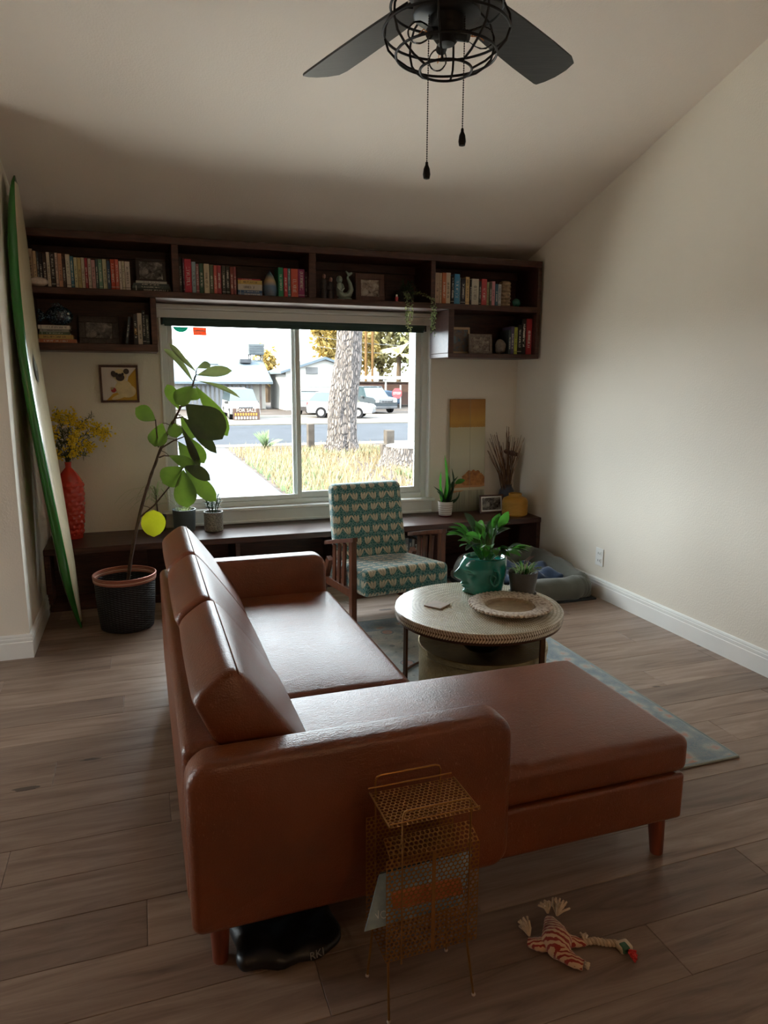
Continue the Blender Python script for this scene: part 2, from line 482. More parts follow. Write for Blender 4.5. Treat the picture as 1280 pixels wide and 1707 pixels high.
# walls
wb = MB()
WX0, WX1, WZ0, WZ1 = .185, 2.36, .575, 2.10
wb.box(XA-T, WX0, YB, YB+T, -.16, 2.75); wb.box(WX1, XR+T, YB, YB+T, -.16, 2.75)
wb.box(WX0, WX1, YB, YB+T, -.16, WZ0); wb.box(WX0, WX1, YB, YB+T, WZ1, 2.75)
struct(wb, 'wall_back', WALL, 'cream textured wall around the big window')
def gable(x0, x1, y0, y1):
    pts = [(y0, -.16), (y1, -.16), (y1, zc(y1)+.1)]
    if y0 < YR < y1: pts.append((YR, zc(YR)+.1))
    pts.append((y0, zc(y0)+.1)); return pts
struct(MB().prism(gable(0, 0, YF-T, YB+T), (T, 0, 0), (XR, 0, 0), (0, 1, 0), (0, 0, 1)), 'wall_right', WALL, 'tall cream textured wall on the right under the sloped ceiling')
struct(MB().prism(gable(0, 0, YA, YB+T), (-T, 0, 0), (XA, 0, 0), (0, 1, 0), (0, 0, 1)), 'wall_left', WALL, 'short cream side wall behind the surfboard')
struct(MB().box(XL-T, XA-T, YA, YA+T, -.16, zc(YA)+.12), 'wall_stub', WALL, 'cream wall facing the room at the far left')
# far left wall with a glazed door opening, wall behind the camera
DY0, DY1, DZ1 = 2.85, 4.15, 2.1
wl = MB()
wl.prism(gable(0, 0, YF-T, DY0), (-T, 0, 0), (XL, 0, 0), (0, 1, 0), (0, 0, 1))
wl.prism([(DY1, -.16), (YA+T, -.16), (YA+T, zc(YA)+.1), (DY1, zc(DY1)+.1)], (-T, 0, 0), (XL, 0, 0), (0, 1, 0), (0, 0, 1))
wl.prism([(DY0, DZ1), (DY1, DZ1), (DY1, zc(DY1)+.1), (DY0, zc(DY0)+.1)], (-T, 0, 0), (XL, 0, 0), (0, 1, 0), (0, 0, 1))
wl.box(XL-T, XL, DY0, DY1, -.16, 0)
struct(wl, 'wall_far_left', WALL, 'cream wall with a glazed door at the far left of the room')
struct(MB().box(XL-T, XR+T, YF-T, YF, -.16, zc(YF)+.1), 'wall_behind', WALL, 'cream wall behind the viewer')
cl = MB()
for (ya, yb) in ((YR, YB+T), (YF-T, YR)):
    cl.prism([(ya, zc(ya)), (yb, zc(yb)), (yb, zc(yb)+.12), (ya, zc(ya)+.12)], (XR-XL+2*T, 0, 0), (XL-T, 0, 0), (0, 1, 0), (0, 0, 1))
struct(cl, 'ceiling', CEIL, 'cream vaulted ceiling sloping up from the window wall')
# baseboards with two grooves
BP = [(0, 0), (.016, 0), (.016, .098), (.0125, .101), (.0125, .106), (.015, .109), (.015, .121), (.011, .124), (.011, .129), (.013, .132), (.010, .141), (.004, .144), (0, .144)]
struct(MB().prism(BP, (0, 5.15-YF, 0), (XR, YF, 0), (-1, 0, 0), (0, 0, 1)), 'baseboard_right', WHITE, 'white grooved baseboard along the right wall')
struct(MB().prism(BP, (XA-XL+.016, 0, 0), (XL, YA, 0), (0, -1, 0), (0, 0, 1)), 'baseboard_stub', WHITE, 'white grooved baseboard on the stub wall at far left')
struct(MB().prism(BP, (0, 5.14-YA, 0), (XA, YA, 0), (1, 0, 0), (0, 0, 1)), 'baseboard_left', WHITE, 'white baseboard on the short side wall by the surfboard')

# ------------------------------------------------------------------ window
wroot = MB()
fy0, fy1 = YB+.045, YB+.115
for a in ((WX0, WX0+.05, WZ0, WZ1), (WX1-.05, WX1, WZ0, WZ1), (WX0+.05, WX1-.05, WZ0, WZ0+.05), (WX0+.05, WX1-.05, WZ1-.05, WZ1)):
    wroot.cbox(a[0], a[1], fy0, fy1, a[2], a[3], .004)
win = struct(wroot, 'window_1', VINYLW, 'wide white sliding window looking onto the street')
def sash(x0, x1, y0, y1, z0, z1, name, w_=.042):
    m = MB()
    m.cbox(x0, x0+w_, y0, y1, z0, z1, .003); m.cbox(x1-w_, x1, y0, y1, z0, z1, .003)
    m.cbox(x0+w_, x1-w_, y0, y1, z0, z0+w_, .003); m.cbox(x0+w_, x1-w_, y0, y1, z1-w_, z1, .003)
    o = struct(m, name, VINYLW, None, win)
    g = MB().box(x0+w_-.004, x1-w_+.004, (y0+y1)/2-.003, (y0+y1)/2+.003, z0+w_-.004, z1-w_+.004)
    struct(g, 'glass_pane', PANE, None, o)
    return o
MX = 1.215
s1 = sash(WX0+.05, MX+.035, YB+.05, YB+.075, WZ0+.05, WZ1-.05, 'sliding_sash', .036)
sash(MX-.03, WX1-.05, YB+.08, YB+.105, WZ0+.05, WZ1-.05, 'fixed_sash', .05)
struct(MB().cbox(MX+.006, MX+.022, YB+.035, YB+.052, .98, 1.09, .003), 'latch', VINYLW, None, s1)
# casing head, side beads, stool and apron
struct(MB().cbox(WX0-.03, WX1+.03, YB-.028, YB-.002, 2.045, 2.105, .004).cbox(WX0-.03, WX1+.03, YB-.05, YB-.002, 2.108, 2.143, .006), 'head_casing', WHITE, None, win)
struct(MB().cbox(WX1-.004, WX1+.012, YB-.012, YB+.05, WZ0, 2.045, .003), 'side_bead', WHITE, None, win)
struct(MB().cbox(WX0-.012, WX0+.004, YB-.012, YB+.05, WZ0, 2.045, .003), 'side_bead', WHITE, None, win)
struct(MB().cbox(WX0-.05, WX1+.05, YB-.06, YB+.05, .560, .585, .007), 'sill', WHITE, None, win)
struct(MB().cbox(WX0-.03, WX1+.03, YB-.022, YB-.001, .462, .560, .004).cbox(WX0-.03, WX1+.03, YB-.030, YB-.001, .453, .478, .006), 'apron', WHITE, None, win)
# left reveal patch panel of glazed door (out of view)
dm = MB()
for (a, b, c, d) in ((DY0, DY0+.07, 0, DZ1), (DY1-.07, DY1, 0, DZ1), (3.465, 3.535, 0, DZ1), (DY0, DY1, 0, .07), (DY0, DY1, DZ1-.07, DZ1)): dm.cbox(XL-.11, XL-.05, a, b, c, d, .003)
dr = struct(dm, 'door_1', VINYLW, 'white sliding glass door in the far left wall')
struct(MB().box(XL-.083, XL-.077, DY0+.07, DY1-.07, .07, DZ1-.07), 'glass_pane', PANE, None, dr)

# roller shade, rolled up
SHADE = plain('dark_green_fabric', S(58, 82, 78), .8, var=.08)
rs = thing('roller_shade', 'dark green roller shade rolled up at the top of the window', 'shade', (1.25, YB-.01, 1.995))
m = MB(); m.tube([(WX0+.02, YB+.012, 2.035), (WX1-.06, YB+.012, 2.035)], .036, 20); m.build('roll', SHADE, rs)
MB().cbox(WX0+.03, WX1-.07, YB-.020, YB-.012, 1.985, 2.03, .003).build('hem_bar', SHADE, rs)
for x in (WX0+.008, WX1-.055): MB().cbox(x, x+.012, YB-.018, YB+.045, 1.995, 2.075, .002).build('bracket', BLACKM, rs)
# stickers on the glass
m = MB(); m.prism([(.055*math.cos(a), .04*math.sin(a)) for a in [PI+PI*i/16 for i in range(17)]], (0, .001, 0), (.335, YB+.052, 1.985))
single(m, 'window_sticker', leafmat('teal_print', S(60, 150, 130), S(70, 160, 140), .6, .5, tc=S(60, 150, 130)), 'teal half-round sticker on the window glass, top left', 'sticker', (.335, YB+.052, 1.95))
st = thing('window_sticker', 'small orange square sticker on the window glass, top left', 'sticker', (.475, YB+.052, 1.915))
MB().box(.425, .525, YB+.051, YB+.0525, 1.925, 1.985).build('label_sheet', leafmat('orange_print', S(228, 96, 56), S(240, 130, 86), .45, .5, tc=S(240, 140, 100)), st)
MB().box(.437, .512, YB+.050, YB+.0512, 1.955, 1.963).box(.437, .49, YB+.050, YB+.0512, 1.94, 1.945).build('print_line', plain('pale_print', S(250, 220, 200), .5), st)

# ------------------------------------------------------------------ high wall bookshelf
YS = 5.285; SX0, SX1 = -.666, 3.18
sh = thing('wall_bookshelf', 'long dark brown wooden bookshelf running above the window', 'bookshelf', (1.25, YB-.01, 1.78))
def board(parent, name, x0, x1, y0, y1, z0, z1, c=.003): return MB().cbox(x0, x1, y0, y1, z0, z1, c).build(name, DARK, parent, False)
Z1, Z2 = 2.147, 2.19
board(sh, 'top_board', SX0, SX1, YS, YB-.004, 2.503, 2.552)
board(sh, 'shelf_board', SX0, SX1, YS, YB-.004, Z1, Z2)
board(sh, 'side_panel', SX0, SX0+.03, YS+.001, YB-.004, 1.832, 2.503)
board(sh, 'side_panel', SX1-.034, SX1, YS+.001, YB-.004, 1.812, 2.503)
for x0, x1 in ((.27, .317), (1.232, 1.286), (2.199, 2.237)): board(sh, 'divider', x0, x1, YS+.001, YB-.02, Z2, 2.503)
board(sh, 'back_panel', SX0+.03, SX1-.034, YB-.018, YB-.004, Z2, 2.503)
board(sh, 'top_rail', SX0+.03, SX1-.034, YB-.04, YB-.018, 2.44, 2.503)
board(sh, 'lower_board', SX0, .153, YS, YB-.004, 1.782, 1.831)
board(sh, 'lower_side_panel', .114, .153, YS+.001, YB-.004, 1.831, Z1)
board(sh, 'lower_back_panel', SX0+.03, .114, YB-.018, YB-.004, 1.831, Z1)
board(sh, 'lower_board', 2.355, SX1, YS, YB-.004, 1.776, 1.811)
board(sh, 'lower_side_panel', 2.355, 2.402, YS+.001, YB-.004, 1.811, Z1)
board(sh, 'lower_back_panel', 2.402, SX1-.034, YB-.018, YB-.004, 1.811, Z1)

# ------------------------------------------------------------------ long low bench shelf
YBF = 5.155; ZB = .451
be = thing('bench_shelf', 'long low dark brown bench shelf under the window', 'bench', (1.26, YB-.02, 0))
board(be, 'bench_top', XA+.003, XR-.003, YBF, YB-.002, .406, ZB, .004)
board(be, 'base_board', XA+.02, XR-.02, YBF+.012, YB-.01, .004, .062)
board(be, 'back_panel', XA+.02, XR-.02, YB-.03, YB-.012, .062, .406)
for x in (XA+.004, .62, 1.40, 2.28, XR-.04): board(be, 'divider', x, x+.036, YBF+.008, YB-.03, .062, .406)
board(be, 'front_panel', XA+.04, .0, YBF+.20, YBF+.215, .062, .406)

# ------------------------------------------------------------------ books
def bookmat():
    m = Mat('book_cover'); oi = m.N('ShaderNodeObjectInfo'); tc = m.N('ShaderNodeTexCoord')
    sp = m.N('ShaderNodeSeparateXYZ'); m.L(tc.outputs['Generated'], sp.inputs[0])
    x = E(sp.outputs[0]); y = E(sp.outputs[1]); z = E(sp.outputs[2]); r = E(oi.outputs['Random'])
    wn = m.N('ShaderNodeTexWhiteNoise'); wn.noise_dimensions = '2D'; cv = m.N('ShaderNodeCombineXYZ')
    m.L(((z*46.0).floor()+r*400.0).s, cv.inputs[0]); m.L(((x*3.0).floor()).s, cv.inputs[1]); m.L(cv.outputs[0], wn.inputs['Vector'])
    t = E(wn.outputs['Value']); sep = m.N('ShaderNodeSeparateColor'); m.L(oi.outputs['Color'], sep.inputs[0])
    lum = E(sep.outputs[0])*.3+E(sep.outputs[1])*.6+E(sep.outputs[2])*.1
    band = ((x-.5).abs() < .24)*((z-.5-(r-.5)*.2).abs() < (.22+r*.12))*((y < .1))
    mask = band*(t > .42)*((z*46.0).fract() > .25)
    ink = m.mix(lum > .28, (.72, .70, .62, 1), (.06, .05, .05, 1))
    stripe = ((z-.1).abs() < .012)*(r > .5)*(y < .1)
    m.col(m.mix((mask*.75).max(stripe*.6), oi.outputs['Color'], ink)); m.set(rough=.5); return m.m
BOOK = bookmat()
PAGES = plain('book_pages', S(214, 204, 182), .85, var=.1, vs=90)
def cname(c):
    r, g, b = c; mx = max(c); mn = min(c)
    if mx < 62: return 'black'
    if mx-mn < 32:
        if mx > 180: return 'cream'
        return 'grey' if mx > 100 else 'dark grey'
    if r == mx:
        if b > g+15 and r < 175: return 'plum'
        if g > r*.78: return 'pale yellow' if b > 110 else 'olive yellow'
        if g > r*.62: return 'tan'
        if g > b*1.25: return 'orange' if r > 170 else 'brown'
        return 'red' if r > 120 else 'maroon'
    if g == mx: return 'green'
    return 'blue'
ORD = ['first', 'second', 'third', 'fourth', 'fifth', 'sixth', 'seventh', 'eighth', 'ninth', 'tenth']
ORD += ['%sth' % n for n in range(11, 21)]+['21st', '22nd', '23rd']+['%dth' % n for n in range(24, 40)]
def book_mesh(w_, d, h):
    """spine toward -y, standing on z = 0, centred in x; two cover boards, spine and page block"""
    t = min(.003, w_*.2); m = MB()
    m.cbox(-w_/2, w_/2, 0, t*1.2, 0, h, t*.35)
    m.box(-w_/2, -w_/2+t, t*1.2, d, 0, h); m.box(w_/2-t, w_/2, t*1.2, d, 0, h)
    m.mat(1).box(-w_/2+t, w_/2-t, t*1.2, d-.004, .003, h-.004); return m
def book(x0, x1, h, c, z, y, label, group, lean=0, d=None):
    w_ = x1-x0-.0012; d = d or min(.165, .62*h+.03)
    o = book_mesh(w_, d, h).build('book', [BOOK, PAGES], None, False, True)
    o.location = ((x0+x1)/2, y, z); o.rotation_euler = (0, lean, 0); o.color = S(*c)[:3]+(1,)
    return tag(o, label, 'book', group)
def bookrow(data, z, y, where, group, first=1):
    n = len(data); out = []
    for i, (x0, x1, h, c) in enumerate(data):
        th = 'thick ' if x1-x0 > .034 else ('thin ' if x1-x0 < .018 else '')
        out.append(book(x0, x1, h, c, z+.0005, y+random.uniform(0, .012), '%s%s book, %s from the left %s' % (th, cname(c), ORD[i], where), group))
    return out
ROW1 = [(-0.646,-0.603,0.239,(190,160,130)),(-0.602,-0.582,0.226,(200,170,130)),(-0.58,-0.568,0.225,(60,75,85)),(-0.567,-0.547,0.217,(40,35,40)),(-0.546,-0.523,0.215,(60,45,40)),(-0.522,-0.501,0.223,(215,205,185)),(-0.499,-0.472,0.222,(50,42,40)),(-0.471,-0.454,0.222,(205,180,165)),(-0.453,-0.428,0.218,(190,140,110)),(-0.429,-0.408,0.186,(55,35,38)),(-0.406,-0.379,0.216,(205,200,185)),(-0.379,-0.358,0.206,(60,115,135)),(-0.357,-0.335,0.199,(200,195,150)),(-0.334,-0.312,0.2,(190,175,120)),(-0.311,-0.291,0.2,(195,185,165)),(-0.29,-0.272,0.198,(150,45,60)),(-0.271,-0.25,0.197,(190,180,170)),(-0.249,-0.224,0.19,(190,150,150)),(-0.223,-0.207,0.196,(70,90,90)),(-0.206,-0.18,0.197,(110,150,125)),(-0.179,-0.152,0.199,(195,195,160)),(-0.151,-0.131,0.19,(50,75,100)),(-0.129,-0.1,0.201,(195,75,50)),(-0.099,-0.076,0.202,(200,100,85)),(-0.075,-0.058,0.191,(205,195,180)),(-0.057,-0.037,0.192,(195,190,165)),(-0.036,-0.004,0.191,(200,190,180))]
ROW2A = [(0.316,0.339,0.242,(60,58,58)),(0.345,0.355,0.235,(110,60,80)),(0.356,0.404,0.23,(190,50,70)),(0.405,0.433,0.214,(150,175,185)),(0.433,0.454,0.2,(150,95,100)),(0.456,0.486,0.206,(55,95,75)),(0.487,0.525,0.205,(205,190,160)),(0.526,0.553,0.2,(96,100,74)),(0.555,0.578,0.197,(200,95,85)),(0.579,0.608,0.198,(160,60,70)),(0.612,0.637,0.196,(70,70,60)),(0.639,0.667,0.197,(50,50,45)),(0.67,0.693,0.193,(140,70,60)),(0.695,0.713,0.194,(150,80,85))]
ROW2B = [(1.016,1.053,0.208,(45,140,100)),(1.057,1.086,0.206,(200,60,75)),(1.087,1.108,0.205,(100,140,150)),(1.109,1.163,0.204,(205,90,70)),(1.164,1.213,0.204,(150,50,110)),(1.217,1.239,0.187,(60,30,45))]
ROW4 = [(2.259,2.298,0.236,(190,165,140)),(2.299,2.315,0.235,(200,180,150)),(2.316,2.352,0.237,(190,110,70)),(2.353,2.392,0.24,(205,190,165)),(2.394,2.42,0.219,(30,30,34)),(2.421,2.469,0.233,(60,130,170)),(2.471,2.478,0.209,(150,170,180)),(2.48,2.518,0.201,(48,48,60)),(2.52,2.555,0.215,(205,175,120)),(2.558,2.573,0.195,(40,36,40)),(2.576,2.639,0.205,(200,195,180)),(2.641,2.662,0.19,(50,50,50)),(2.663,2.71,0.207,(190,75,80)),(2.712,2.733,0.186,(150,150,110)),(2.734,2.755,0.185,(80,85,75)),(2.756,2.785,0.193,(200,140,150)),(2.787,2.813,0.174,(70,110,130)),(2.814,2.841,0.173,(180,185,190))]
ROW5 = [(2.93,2.951,0.197,(60,72,74)),(2.953,2.983,0.225,(90,80,110)),(2.984,3.014,0.22,(165,170,60)),(3.016,3.051,0.241,(30,34,38)),(3.052,3.09,0.288,(25,25,28)),(3.091,3.148,0.29,(165,45,55))]
ROW6 = [(-0.003,0.024,0.206,(45,45,45)),(0.025,0.055,0.212,(190,180,165)),(0.057,0.078,0.232,(40,50,55)),(0.078,0.102,0.203,(70,80,80))]
ROW1 = [(max(a, -.634), b, h, c) for a, b, h, c in ROW1]
bookrow(ROW1, Z2, 5.335, 'in the upper left shelf bay', 'books in the upper left bay')
ROW2A = [(max(a, .3185), b, h, c) for a, b, h, c in ROW2A]
bookrow(ROW2A, Z2, 5.335, 'in the second upper shelf bay', 'upright books in the second upper bay')
ROW2B = [(a, min(b, 1.2300), h, c) for a, b, h, c in ROW2B]
bookrow(ROW2B, Z2, 5.335, 'beside the pointed ornament on the shelf', 'bright books beside the pointed ornament')
r4 = bookrow(ROW4, Z2, 5.335, 'in the upper right shelf bay', 'books in the upper right bay')
ROW5 = [(a, min(b, 3.142), h, c) for a, b, h, c in ROW5]
r5 = bookrow(ROW5, 1.811, 5.345, 'in the lower right shelf box', 'books in the lower right box')
ROW6 = [(a, min(b, .1125), h, c) for a, b, h, c in ROW6]
r6 = bookrow(ROW6, 1.831, 5.335, 'in the lower left shelf box', 'upright books in the lower left box')
INKW = plain('white_ink', S(225, 222, 214), .6, var=0); INKR = plain('pink_ink', S(230, 150, 170), .6, var=0); INKO = plain('orange_ink', S(205, 150, 60), .6, var=0)
def spine_text(o, body, size, m, zf=.6):
    h = o.dimensions.z or .2
    c = o.location; hh = max(v.co.z for v in o.data.vertices)
    text('spine_lettering', body, size, m, o, frame_mat((c.x, c.y-.0006, c.z+hh*zf), (0, 0, -1), (1, 0, 0)))
for (o, b, s_, m_, zf) in ((r4[4], 'Caste', .026, INKW, .35), (r5[4], 'HUMANS', .026, INKW, .68), (r6[0], 'BELF', .022, INKO, .42)): spine_text(o, b, s_, m_, zf)
# books lying flat
def flat_book(x0, x1, z, t, c, label, group, y=5.335, d=.15):
    o = book_mesh(t-.0006, d, x1-x0).build('book', [BOOK, PAGES], None, False, True)
    o.location = (x0, y, z+t/2); o.rotation_euler = (0, PI/2, 0); o.color = S(*c)[:3]+(1,)
    return tag(o, label, 'book', group)
z = Z2+.0005
for t, c, x0, x1, lb in ((.020, (54, 62, 60), .005, .262, 'bottom'), (.018, (70, 84, 80), .005, .258, 'second'), (.016, (62, 72, 72), .012, .25, 'third'), (.016, (176, 176, 170), .03, .235, 'top')):
    flat_book(x0, x1, z, t, c, '%s book of the flat pile under the dark framed photo, %s' % (cname(c), lb), 'flat books under the dark framed photo'); z += t
z = Z2+.0005
for t, c, lb in ((.020, (120, 140, 170), 'bottom'), (.018, (60, 96, 140), 'second from bottom'), (.042, (196, 192, 180), 'thick middle'), (.028, (196, 172, 96), 'second from top'), (.010, (170, 60, 72), 'top')):
    flat_book(.722, .896-(.01 if lb == 'top' else 0), z, t, c, '%s flat book, %s of the short pile by the pointed ornament' % (cname(c), lb), 'short flat pile by the pointed ornament'); z += t
z = 1.8315
for t, c, x0, x1, lb in ((.026, (190, 116, 82), -.632, -.372, 'bottom'), (.028, (196, 166, 96), -.628, -.392, 'second'), (.018, (92, 112, 84), -.60, -.41, 'middle'), (.018, (150, 150, 140), -.595, -.415, 'fourth'), (.026, (206, 200, 188), -.605, -.408, 'top')):
    flat_book(x0, x1, z, t, c, '%s flat book, %s of the pile under the dark blue fish' % (cname(c), lb), 'flat pile under the blue fish'); z += t
ZFISH = z
# a wide dark book leaning open against the row at lower left
lb_ = book(-.062, -.044, .185, (70, 84, 92), 1.8395, 5.36, 'grey-blue book leaning left of the upright row, lower left shelf', None, lean=.16)
# records and books on the low bench shelf behind the chair
cols = [(70, 60, 58), (120, 120, 118), (46, 60, 72), (150, 146, 136), (56, 40, 36), (92, 96, 100), (140, 70, 56), (60, 66, 60), (170, 166, 154), (40, 44, 54), (104, 84, 66), (84, 100, 110)]
x = 2.0
for i in range(8):
    w_ = .018+.014*((i*7) % 5)/5; h = .235+.03*((i*3) % 4)/4
    book(x, x+w_, h, cols[i], .0625, 5.30, '%s book, %s from the left on the bench shelf behind the armchair' % (cname(cols[i]), ORD[i]), 'books on the bench shelf right of the chair'); x += w_+.001
x = 1.445
for i in range(9):
    w_ = .014+.012*((i*5) % 4)/4; h = .25+.03*((i*2) % 3)/3
    book(x, x+w_, h, cols[(i+4) % 12], .0625, 5.28, '%s record sleeve, %s from the left between sofa arm and armchair' % (cname(cols[(i+4) % 12]), ORD[i]), 'sleeves on the bench shelf left of the chair'); x += w_+.001

# ------------------------------------------------------------------ framed photos, print cards
def photo_mat(name, a, b, c, scale=22):
    m = Mat(name); v = m.co('Object', (1, 1, 1)); n = m.noise(v, scale, 5, .65, .8)
    m.col(m.ramp(n, [(.32, a), (.5, b), (.68, c)])); m.set(rough=.25); return m.m
GREYP = photo_mat('monochrome_photo', S(30, 28, 28), S(96, 92, 88), S(176, 170, 160))
WARMP = photo_mat('warm_photo', S(70, 56, 48), S(160, 146, 132), S(206, 198, 186))
SEAP = photo_mat('sea_picture', S(60, 110, 140), S(130, 110, 100), S(110, 150, 170), 14)
def framed(name, label, cat, x0, x1, z0, z1, y, fm, pm, fw=.02, mat_w=0, tilt=.10, th=.014, group=None, matm=None):
    """frame standing on z0, leaning back a little"""
    t = thing(name, label, cat, ((x0+x1)/2, y, z0), 0, group); W = (x1-x0)/2; H = z1-z0; t.rotation_euler = (-tilt, 0, 0)
    m = MB(); m.cbox(-W, W, 0, th, 0, fw, .002); m.cbox(-W, W, 0, th, H-fw, H, .002); m.cbox(-W, -W+fw, 0, th, fw, H-fw, .002); m.cbox(W-fw, W, 0, th, fw, H-fw, .002)
    m.build('frame', fm, t, False, True)
    if mat_w: MB().box(-W+fw, W-fw, .005, th-.002, fw, H-fw).build('mat_board', matm or WHITE, t, False, True)
    q = fw+mat_w; y0 = .0035 if mat_w else .005
    MB().box(-W+q, W-q, y0, y0+.002, q, H-q).build('picture', pm, t, False, True); return t
framed('framed_photo', 'dark framed group photo standing on the flat books, upper left shelf', 'picture', .035, .235, Z2+.0715, Z2+.235, 5.42, plain('dark_frame', S(52, 40, 38), .4), GREYP, .022)
framed('framed_photo', 'wide ornate dark photo frame in the lower left shelf box', 'picture', -.365, -.10, 1.832, 2.03, 5.48, plain('pewter_frame', S(70, 64, 60), .5, .3, var=.35, vs=60, bump=.8, bs=70), GREYP, .045)
framed('framed_photo', 'reddish wood photo frame beside the mermaid figurine', 'picture', 1.632, 1.868, Z2+.001, Z2+.215, 5.42, FRAMEW, WARMP, .045)
framed('picture_card', 'tall beige card with a sea picture in the lower right shelf box', 'card', 2.452, 2.64, 1.812, 2.03, 5.47, plain('beige_card', S(196, 172, 140), .7), SEAP, .02)
framed('framed_photo', 'grey textured photo frame in front of the sea picture card', 'picture', 2.585, 2.80, 1.812, 1.972, 5.385, plain('grey_frame', S(112, 100, 90), .6, var=.3, vs=50, bump=.6), photo_mat('sepia_photo', S(70, 58, 50), S(120, 108, 98), S(160, 150, 138), 30), .024)
# small photo on the bench
framed('framed_photo', 'small black and white photo in a brown frame on the bench', 'picture', 2.775, 3.005, ZB+.001, ZB+.16, 5.47, FRAMEW, GREYP, .014, .012, .12, .012)

# ------------------------------------------------------------------ ornaments on the shelf
def ov(p): return p
single(MB().sphere((-.575, 5.325, Z2+.031), .03, 18, 10, (1.9, .9, 1.0)), 'sea_shell', plain('shell_white', S(222, 204, 188), .35, var=.15, vs=40), 'smooth white shell in front of the leftmost books', 'shell', (-.575, 5.325, Z2))
# blue fish
fi = thing('fish_figurine', 'dark blue speckled fish figurine on the flat books', 'figurine', (-.5, 5.42, ZFISH))
FISHM = Mat('blue_glaze'); _v = FISHM.co(); FISHM.col(FISHM.ramp(FISHM.voro(_v, 90), [(.2, S(110, 140, 150)), (.45, S(24, 44, 66)), (1, S(16, 28, 44))])); FISHM.set(rough=.2, coat=.5); FISHM = FISHM.m
MB().sphere((-.475, 5.42, ZFISH+.066), .075, 20, 12, (1.15, .6, .88)).build('body', FISHM, fi)
MB().prism([(0, 0), (-.05, .045), (-.062, .02), (-.05, 0), (-.062, -.03), (-.045, -.045)], (0, .014, 0), (-.55, 5.413, ZFISH+.066)).build('tail', FISHM, fi, False)
MB().prism([(-.04, 0), (.03, 0), (.0, .03), (-.05, .022)], (0, .008, 0), (-.475, 5.416, ZFISH+.125)).build('fin', FISHM, fi, False)
MB().sphere((-.415, 5.385, ZFISH+.08), .008, 8, 6).build('eye', INKW, fi)
# pointed ornament
m = Mat('iridescent_glass'); v = m.co(); sp = m.N('ShaderNodeSeparateXYZ'); m.L(v, sp.inputs[0])
m.col(m.ramp((E(sp.outputs[2])*5.5).s, [(0, S(80, 96, 120)), (.4, S(84, 110, 140)), (.62, S(190, 160, 120)), (.85, S(96, 120, 130)), (1, S(60, 70, 90))])); m.set(rough=.15, coat=.6); IRI = m.m
single(MB().lathe([(.02, 0), (.045, .004), (.052, .04), (.05, .075), (.042, .11), (.028, .145), (.012, .17), (.003, .185)], (.957, 5.36, Z2+.0005), 24), 'teardrop_ornament', IRI, 'pointed teardrop ornament in shiny blue and gold glaze', 'ornament', (.957, 5.36, Z2))
# couple figurine
fg = thing('couple_figurine', 'dark pair of small figures beside the mermaid', 'figurine', (1.39, 5.38, Z2))
FIGM = plain('dark_bronze_glaze', S(58, 54, 54), .35, .2, var=.3, vs=40); SKINM = plain('aged_clay', S(150, 110, 96), .5, var=.2)
for i, (x, h) in enumerate(((1.365, .19), (1.418, .165))):
    b = MB().lathe([(.026, 0), (.027, .03), (.022, h*.45), (.025, h*.62), (.017, h*.76), (.008, h*.79)], (x, 5.38, Z2+.0005), 14).build('body', FIGM, fg)
    MB().sphere((x+.002, 5.376, Z2+h*.88), .0165, 12, 8, (.9, 1, 1.1)).build('head', SKINM, fg)
    MB().tube([(x-.02, 5.372, Z2+h*.66), (x-.028, 5.362, Z2+h*.45), (x-.006, 5.352, Z2+h*.40)], .006, 8).build('arm', FIGM, fg)
# mermaid
mm = thing('mermaid_figurine', 'pale green ceramic mermaid with raised curled tail', 'figurine', (1.525, 5.37, Z2))
MERM = plain('celadon_glaze', S(138, 152, 140), .3, var=.15, vs=30)
pts = [(1.49, 5.37, Z2+.125), (1.485, 5.37, Z2+.085), (1.49, 5.37, Z2+.045), (1.52, 5.37, Z2+.028), (1.56, 5.37, Z2+.04), (1.578, 5.37, Z2+.08), (1.568, 5.37, Z2+.125), (1.55, 5.37, Z2+.165), (1.556, 5.37, Z2+.19)]
MB().tube(pts, [.018, .024, .028, .027, .024, .019, .014, .009, .005], 14).build('body', MERM, mm)
MB().prism([(0, 0), (-.022, .034), (-.012, .036), (.006, .02), (.03, .03), (.034, .018), (.012, 0)], (0, .012, 0), (1.553, 5.364, Z2+.178)).build('tail_fin', MERM, mm, False)
MB().sphere((1.487, 5.366, Z2+.155), .0185, 14, 9, (.9, 1, 1.15)).build('head', MERM, mm)
MB().sphere((1.487, 5.376, Z2+.150), .0235, 14, 9, (1, .9, 1.2)).build('hair', MERM, mm)
MB().tube([(1.470, 5.362, Z2+.115), (1.466, 5.346, Z2+.085), (1.488, 5.336, Z2+.062)], .007, 8).build('arm', MERM, mm)
MB().tube([(1.506, 5.362, Z2+.115), (1.514, 5.346, Z2+.085), (1.492, 5.336, Z2+.058)], .007, 8).build('arm', MERM, mm)
MB().lathe([(.055, 0), (.06, .006), (.055, .014)], (1.525, 5.37, Z2+.0005), 20).build('base', MERM, mm)
# small red and white bottle
bo = thing('small_bottle', 'tiny red bottle with a white cap on the shelf', 'bottle', (1.925, 5.31, Z2))
MB().lathe([(.012, 0), (.013, .003), (.013, .03), (.007, .036)], (1.925, 5.31, Z2+.0005), 14).build('body', plain('red_plastic', S(150, 40, 46), .4), bo)
MB().lathe([(.0075, .034), (.0075, .05), (.006, .052)], (1.925, 5.31, Z2+.0005), 12).build('cap', INKW, bo)
